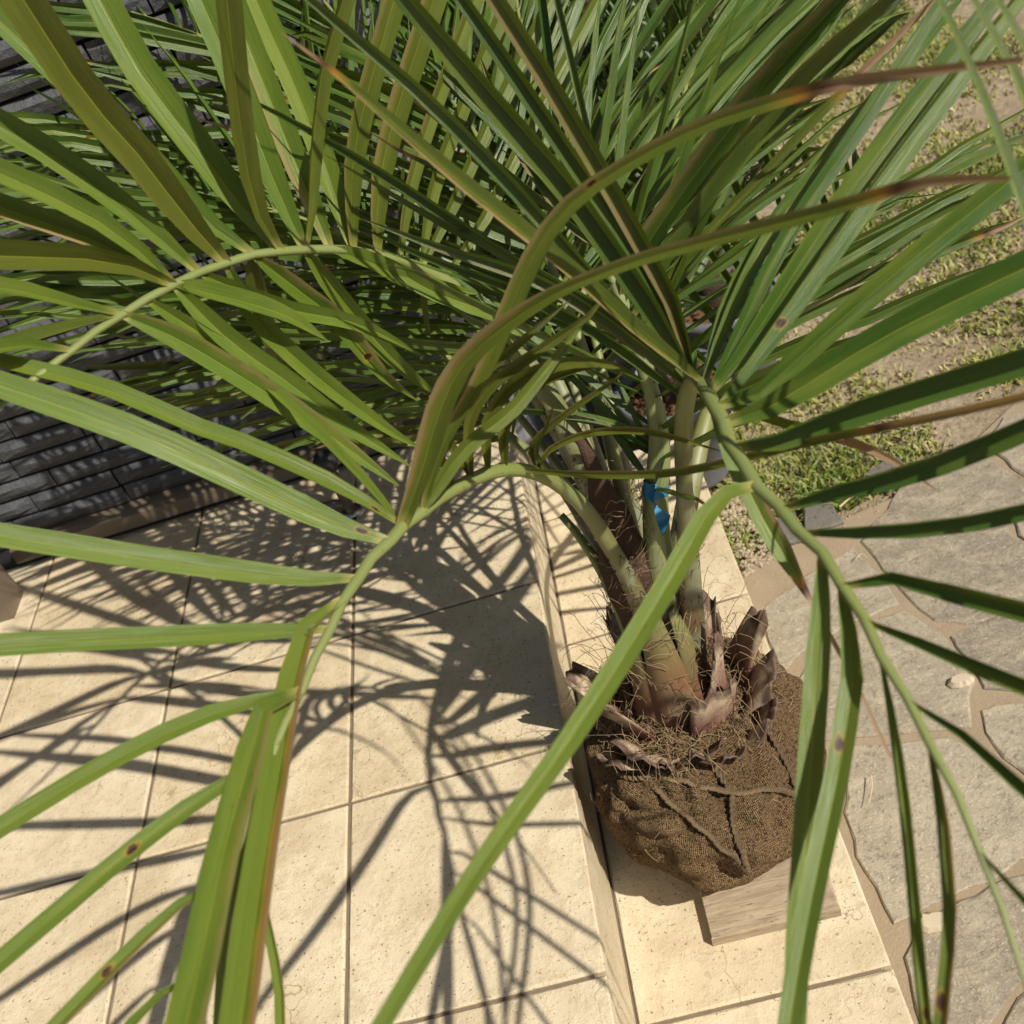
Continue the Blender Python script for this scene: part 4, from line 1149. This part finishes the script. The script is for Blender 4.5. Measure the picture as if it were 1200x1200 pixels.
# --- burlap root ball
def ball():
    nu, nv = 140, 80; V = []; UV = []
    for j in range(nv+1):
        ph = math.pi*j/nv
        for i in range(nu):
            th = 2*math.pi*i/nu
            sx = math.sin(ph); cz = -math.cos(ph)
            rx = .155*sx**.72; z = .111+.109*(abs(cz)**.88)*(1 if cz > 0 else -1)
            d = Vector((math.cos(th)*sx, math.sin(th)*sx, cz))
            lump = .013*mnoise.noise(d*2.3+Vector((3, 1, 2))) + .008*mnoise.noise(d*5) + .003*mnoise.noise(d*14)
            fold_ = 0
            if cz > -.1:       # gathered cloth folds running up to the collar
                fold_ = .010*(abs(math.sin(th*6.5+3.5*mnoise.noise(d*2)))-.5)*min(1, (cz+.1)*1.8)
            k = 1+(lump+fold_)/.14
            V.append((TRUNK.x+.008+rx*math.cos(th)*k*.91, TRUNK.y-.022+rx*math.sin(th)*k, TRUNK.z+max(z*(1+.5*(k-1)), .0)))
            UV.append((i/nu*3.2, j/nv*3.2))
    Fc = []
    for j in range(nv):
        for i in range(nu):
            m = (i+1) % nu; Fc.append((j*nu+i, j*nu+m, (j+1)*nu+m, (j+1)*nu+i))
    return keep(new_obj('root_ball', V, Fc, BURLAP, smooth=True, uvs=UV), palm), V
rb, RBV = ball()
RBN = np.array(RBV)
def on_ball(px, py, lift=.003):
    """first point of the ball along a photo ray"""
    r = np.array(ray(px, py)); r /= np.linalg.norm(r); e = np.array(EYE)
    w = RBN-e; t = w@r; dist = np.linalg.norm(w-np.outer(t, r), axis=1)
    c = np.where(dist < .006)[0]
    if len(c) == 0: c = np.array([int(np.argmin(dist))])
    i = c[int(np.argmin(t[c]))]
    return e + r*(t[i]-lift+.002)
for pth in ([(766,922),(790,944),(815,966),(840,988),(862,1006),(876,1022)], [(766,905),(795,914),(830,924),(860,928),(900,924),(930,930)], [(858,928),(858,955),(863,980),(872,1006),(876,1022)], [(895,845),(908,870),(922,895),(932,920)], [(858,928),(842,908),(832,892)], [(724,905),(740,912),(766,906)]):
    P, _ = catmull([tuple(on_ball(*p)) for p in pth], 22)
    P, L_ = catmull([tuple(p_) for p_ in P[::3]]+[tuple(P[-1])], 60)
    P = P + np.array([[mnoise.noise(Vector(p_)*60)*.0016]*3 for p_ in P])
    v, f, uv = tube(P, [.0034]*60, 10, (.3, -.5, .8))
    v = [np.array(P[q//10])+(np.array(w_)-P[q//10])*(1+.34*math.cos(2*(2*math.pi*(q%10)/10+(q//10)*L_/60*420))) for q, w_ in enumerate(v[:600])]+v[600:]
    keep(new_obj('rope', v, f, ROPE, smooth=True, uvs=uv), palm)
# frayed jute fuzz on the ball
def g_fuzz():
    out = []
    for k in range(420):
        p = RBN[r6.randrange(len(RBN)//4, len(RBN))]; c = np.array(TRUNK)+np.array([0, 0, .105]); d = p-c; d /= np.linalg.norm(d)
        t = np.cross(d, [r6.uniform(-1, 1), r6.uniform(-1, 1), r6.uniform(-1, 1)]); t /= np.linalg.norm(t)+1e-6
        L = r6.uniform(.006, .022)
        out.append([tuple(p-d*.001), tuple(p+t*L*.5+d*r6.uniform(.001, .005)), tuple(p+t*L+d*r6.uniform(-.001, .004))])
    return out
strands('jute_fuzz', g_fuzz(), FIBRE, .0004)

# blue ribbon tied to the upright frond
rib = empty('ribbon', at(768, 575, 1.10)); tag(rib, 'blue plastic ribbon tied round an upright palm stalk', 'ribbon')
i = D.near(768, 575); c = D.P[i]; rr = D.R[i]+.0012
v = []; f = []
axis = D.P[i+1]-D.P[i-1]; axis /= np.linalg.norm(axis)
s_ = np.cross(axis, [0, -1, .2]); s_ /= np.linalg.norm(s_); n2 = np.cross(axis, s_)
for k in range(17):
    a = 2*math.pi*k/16
    for q in (-.008, .008):
        v.append(c + rr*(math.cos(a)*s_+.85*math.sin(a)*n2)+axis*(q*(1+.3*math.sin(2*a)))); 
for k in range(16): f.append((2*k, 2*k+1, 2*k+3, 2*k+2))
keep(new_obj('loop', v, f, RIBBON, smooth=True), rib)
dR = proj(c)[2]-.02
tail = [(757,568,770,566),(757,578,766,584),(762,586,767,588),(766,592,774,596),(768,606,786,604),(772,618,782,616),(776,627,777,627)]
v = []; f = []
for k, (x0, y0, x1, y1) in enumerate(tail):
    v += [at(x0, y0, dR+.006*math.sin(k*1.4)), at(x1, y1, dR+.008*math.cos(k*1.7))]
for k in range(len(tail)-1): f.append((2*k, 2*k+1, 2*k+3, 2*k+2))
keep(new_obj('tail', v, f, RIBBON, smooth=True), rib)

# wooden board wedged under the ball
v, f = bevel_box(-.078, .078, -.052, .052, 0, .0175, .0022, .0014)
bd = new_obj('wooden_board', v, f, WOOD); bd.location = (.012, .715, .0005); bd.rotation_euler = (0, 0, R_(-.6))
tag(bd, 'short weathered wooden board under the root ball on the step', 'board')

# dry twigs on the paving
def twig(paths, label, r0=.0012, z=PATIO_Z+.017):
    V = []; Fc = []
    for pth in paths:
        W = []
        for k, (x, y) in enumerate(pth):
            p = on(x, y, z); W.append((p.x, p.y, p.z+.003*math.sin(k*1.3)))
        P, _ = catmull(W, 14); v, f, _u = tube(P, np.linspace(r0, r0*.4, 14), 6); b = len(V)
        V += v; Fc += [tuple(b+i for i in q) for q in f]
    return tag(new_obj('dry_twig', V, Fc, STRAW), label, 'twig')
twig([[(984,594),(1000,582),(1014,577),(1024,576)], [(998,583),(1003,577),(1005,572)], [(1008,579),(1016,571),(1023,568)]], 'pale branched dry root lying by the slate edging', .002)
twig([[(1021,909),(1022,925),(1018,944)]], 'thin curved straw lying on a flagstone', .0011)
twig([[(1003,655),(1010,650),(1016,654)]], 'tiny bent dry straw beside the darker flagstone', .001)

# ------------------------------------------------------------------ potted palms behind
def potted(x, y, r, h, label, specs, seed):
    t = empty('potted_palm', (x, y, LAWN_Z-.012)); tag(t, label, 'palm', 'potted palms behind the balled palm')
    z0 = LAWN_Z-.012
    pr = [(r*.78, 0), (r*.80, .01), (r*.98, h-.03), (r*1.08, h-.028), (r*1.09, h), (r*1.0, h+.001), (r*.96, h-.035), (r*.5, h-.036)]
    new_obj('pot', *lathe(pr, 32), POT, t, True)
    # heaped bark chips
    rr = random.Random(seed); V = []; Fc = []
    for k in range(420):
        q = math.sqrt(rr.random())*r*.94; a = rr.uniform(0, 6.283); s = rr.uniform(.004, .010)
        cx, cy, cz_ = q*math.cos(a), q*math.sin(a), h-.030+.012*rr.random(); b = len(V)
        m3 = Matrix.Rotation(rr.uniform(0, 6), 3, 'X') @ Matrix.Rotation(rr.uniform(0, 6), 3, 'Z')
        for (i_, j_, k_) in ((1,0,0),(-1,0,0),(0,.6,0),(0,-.6,0),(0,0,.5),(0,0,-.5)):
            w = m3 @ Vector((i_*s, j_*s, k_*s)); V.append((cx+w.x, cy+w.y, cz_+w.z))
        for (i_, j_, k_) in ((0,2,4),(2,1,4),(1,3,4),(3,0,4),(2,0,5),(1,2,5),(3,1,5),(0,3,5)): Fc.append((b+i_, b+j_, b+k_))
    o = new_obj('bark_chips', V, Fc, BARK, t); o['kind'] = 'stuff'
    new_obj('soil', *lathe([(r*.955, h-.06), (r*.955, h-.030), (r*.3, h-.028)], 24), BARK, t)
    # bulb of leaf bases
    new_obj('stem', *tube(catmull([(0, 0, h-.05), (0, 0, h+.04), (.003, 0, h+.12)], 8)[0], [.030, .034, .036, .034, .031, .027, .022, .016], 12, (0, 1, 0))[:2], FIBRE_D, t, True)
    for k, (az, el, L, dr, nl, ll, lw) in enumerate(specs):
        d = Vector((math.cos(R_(az)), math.sin(R_(az)), 0)); b = Vector((x, y, z0+h+.02))
        pts = []
        for j in range(8):
            s = j/7*L
            e = R_(el)
            pts.append(b + d*(s*math.cos(e)+ .25*dr*s*s/L) + Vector((0, 0, s*math.sin(e) - dr*s*s/L)))
        fr = Frond('frond', t, pts, list(np.linspace(.0095, .0016, 8)), PETIOLE_B, world_pts=True, n=30)
        fr.grow(.22, .99, nl, ll, lw, ang=(68, 22), vee=.45, mat=LEAF_B, droop=.12, seed=seed*10+k, tone=(0, .4), n=8)
    return t
potted(.00, 1.98, .118, .25, 'potted palm in grey plastic pot close to the end of the stone wall', [(262, 74, .95, .22, 26, .40, .015), (285, 66, .85, .30, 25, .38, .0145), (100, 72, 1.0, .2, 26, .40, .015), (60, 76, 1.0, .2, 18, .40, .015), (248, 56, .85, .3, 25, .38, .0145), (180, 82, 1.05, .1, 26, .42, .015), (130, 78, 1.1, .12, 26, .42, .015), (230, 80, 1.0, .12, 26, .42, .015)], 41)
potted(.125, 1.76, .105, .22, 'potted palm in the smallest grey plastic pot behind the balled palm', [(225, 74, .95, .24, 26, .40, .0145), (300, 70, .8, .3, 18, .36, .019), (80, 76, .95, .2, 25, .38, .0145), (140, 70, .95, .22, 26, .40, .0145), (180, 80, 1.0, .14, 26, .42, .0145), (20, 80, .95, .18, 18, .38, .0145)], 42)
potted(.27, 1.99, .12, .25, 'potted palm in grey plastic pot next to the lawn with silvery leaflets', [(38, 58, .95, .18, 24, .34, .024), (95, 72, 1.0, .2, 25, .38, .016), (140, 68, 1.0, .2, 26, .40, .016), (60, 70, 1.05, .2, 25, .38, .016), (170, 74, .95, .2, 25, .38, .016), (330, 66, .7, .3, 14, .3, .02), (110, 80, 1.15, .12, 26, .42, .016), (200, 78, 1.0, .16, 26, .4, .016)], 43)
potted(.10, 2.42, .12, .25, 'potted palm in grey plastic pot farthest from the balled palm', [(170, 74, 1.1, .2, 26, .42, .016), (120, 72, 1.1, .2, 26, .42, .016), (60, 74, 1.1, .2, 26, .42, .016), (250, 74, 1.1, .2, 26, .4, .016), (20, 70, 1.0, .25, 26, .4, .016), (300, 72, 1.0, .25, 26, .4, .016), (200, 66, 1.1, .22, 26, .42, .016)], 44)

print('palm leaflets', sum(len([c for c in f.children if c.name.startswith('leaflet')]) for f in palm.children))
print('objects', len(bpy.data.objects))
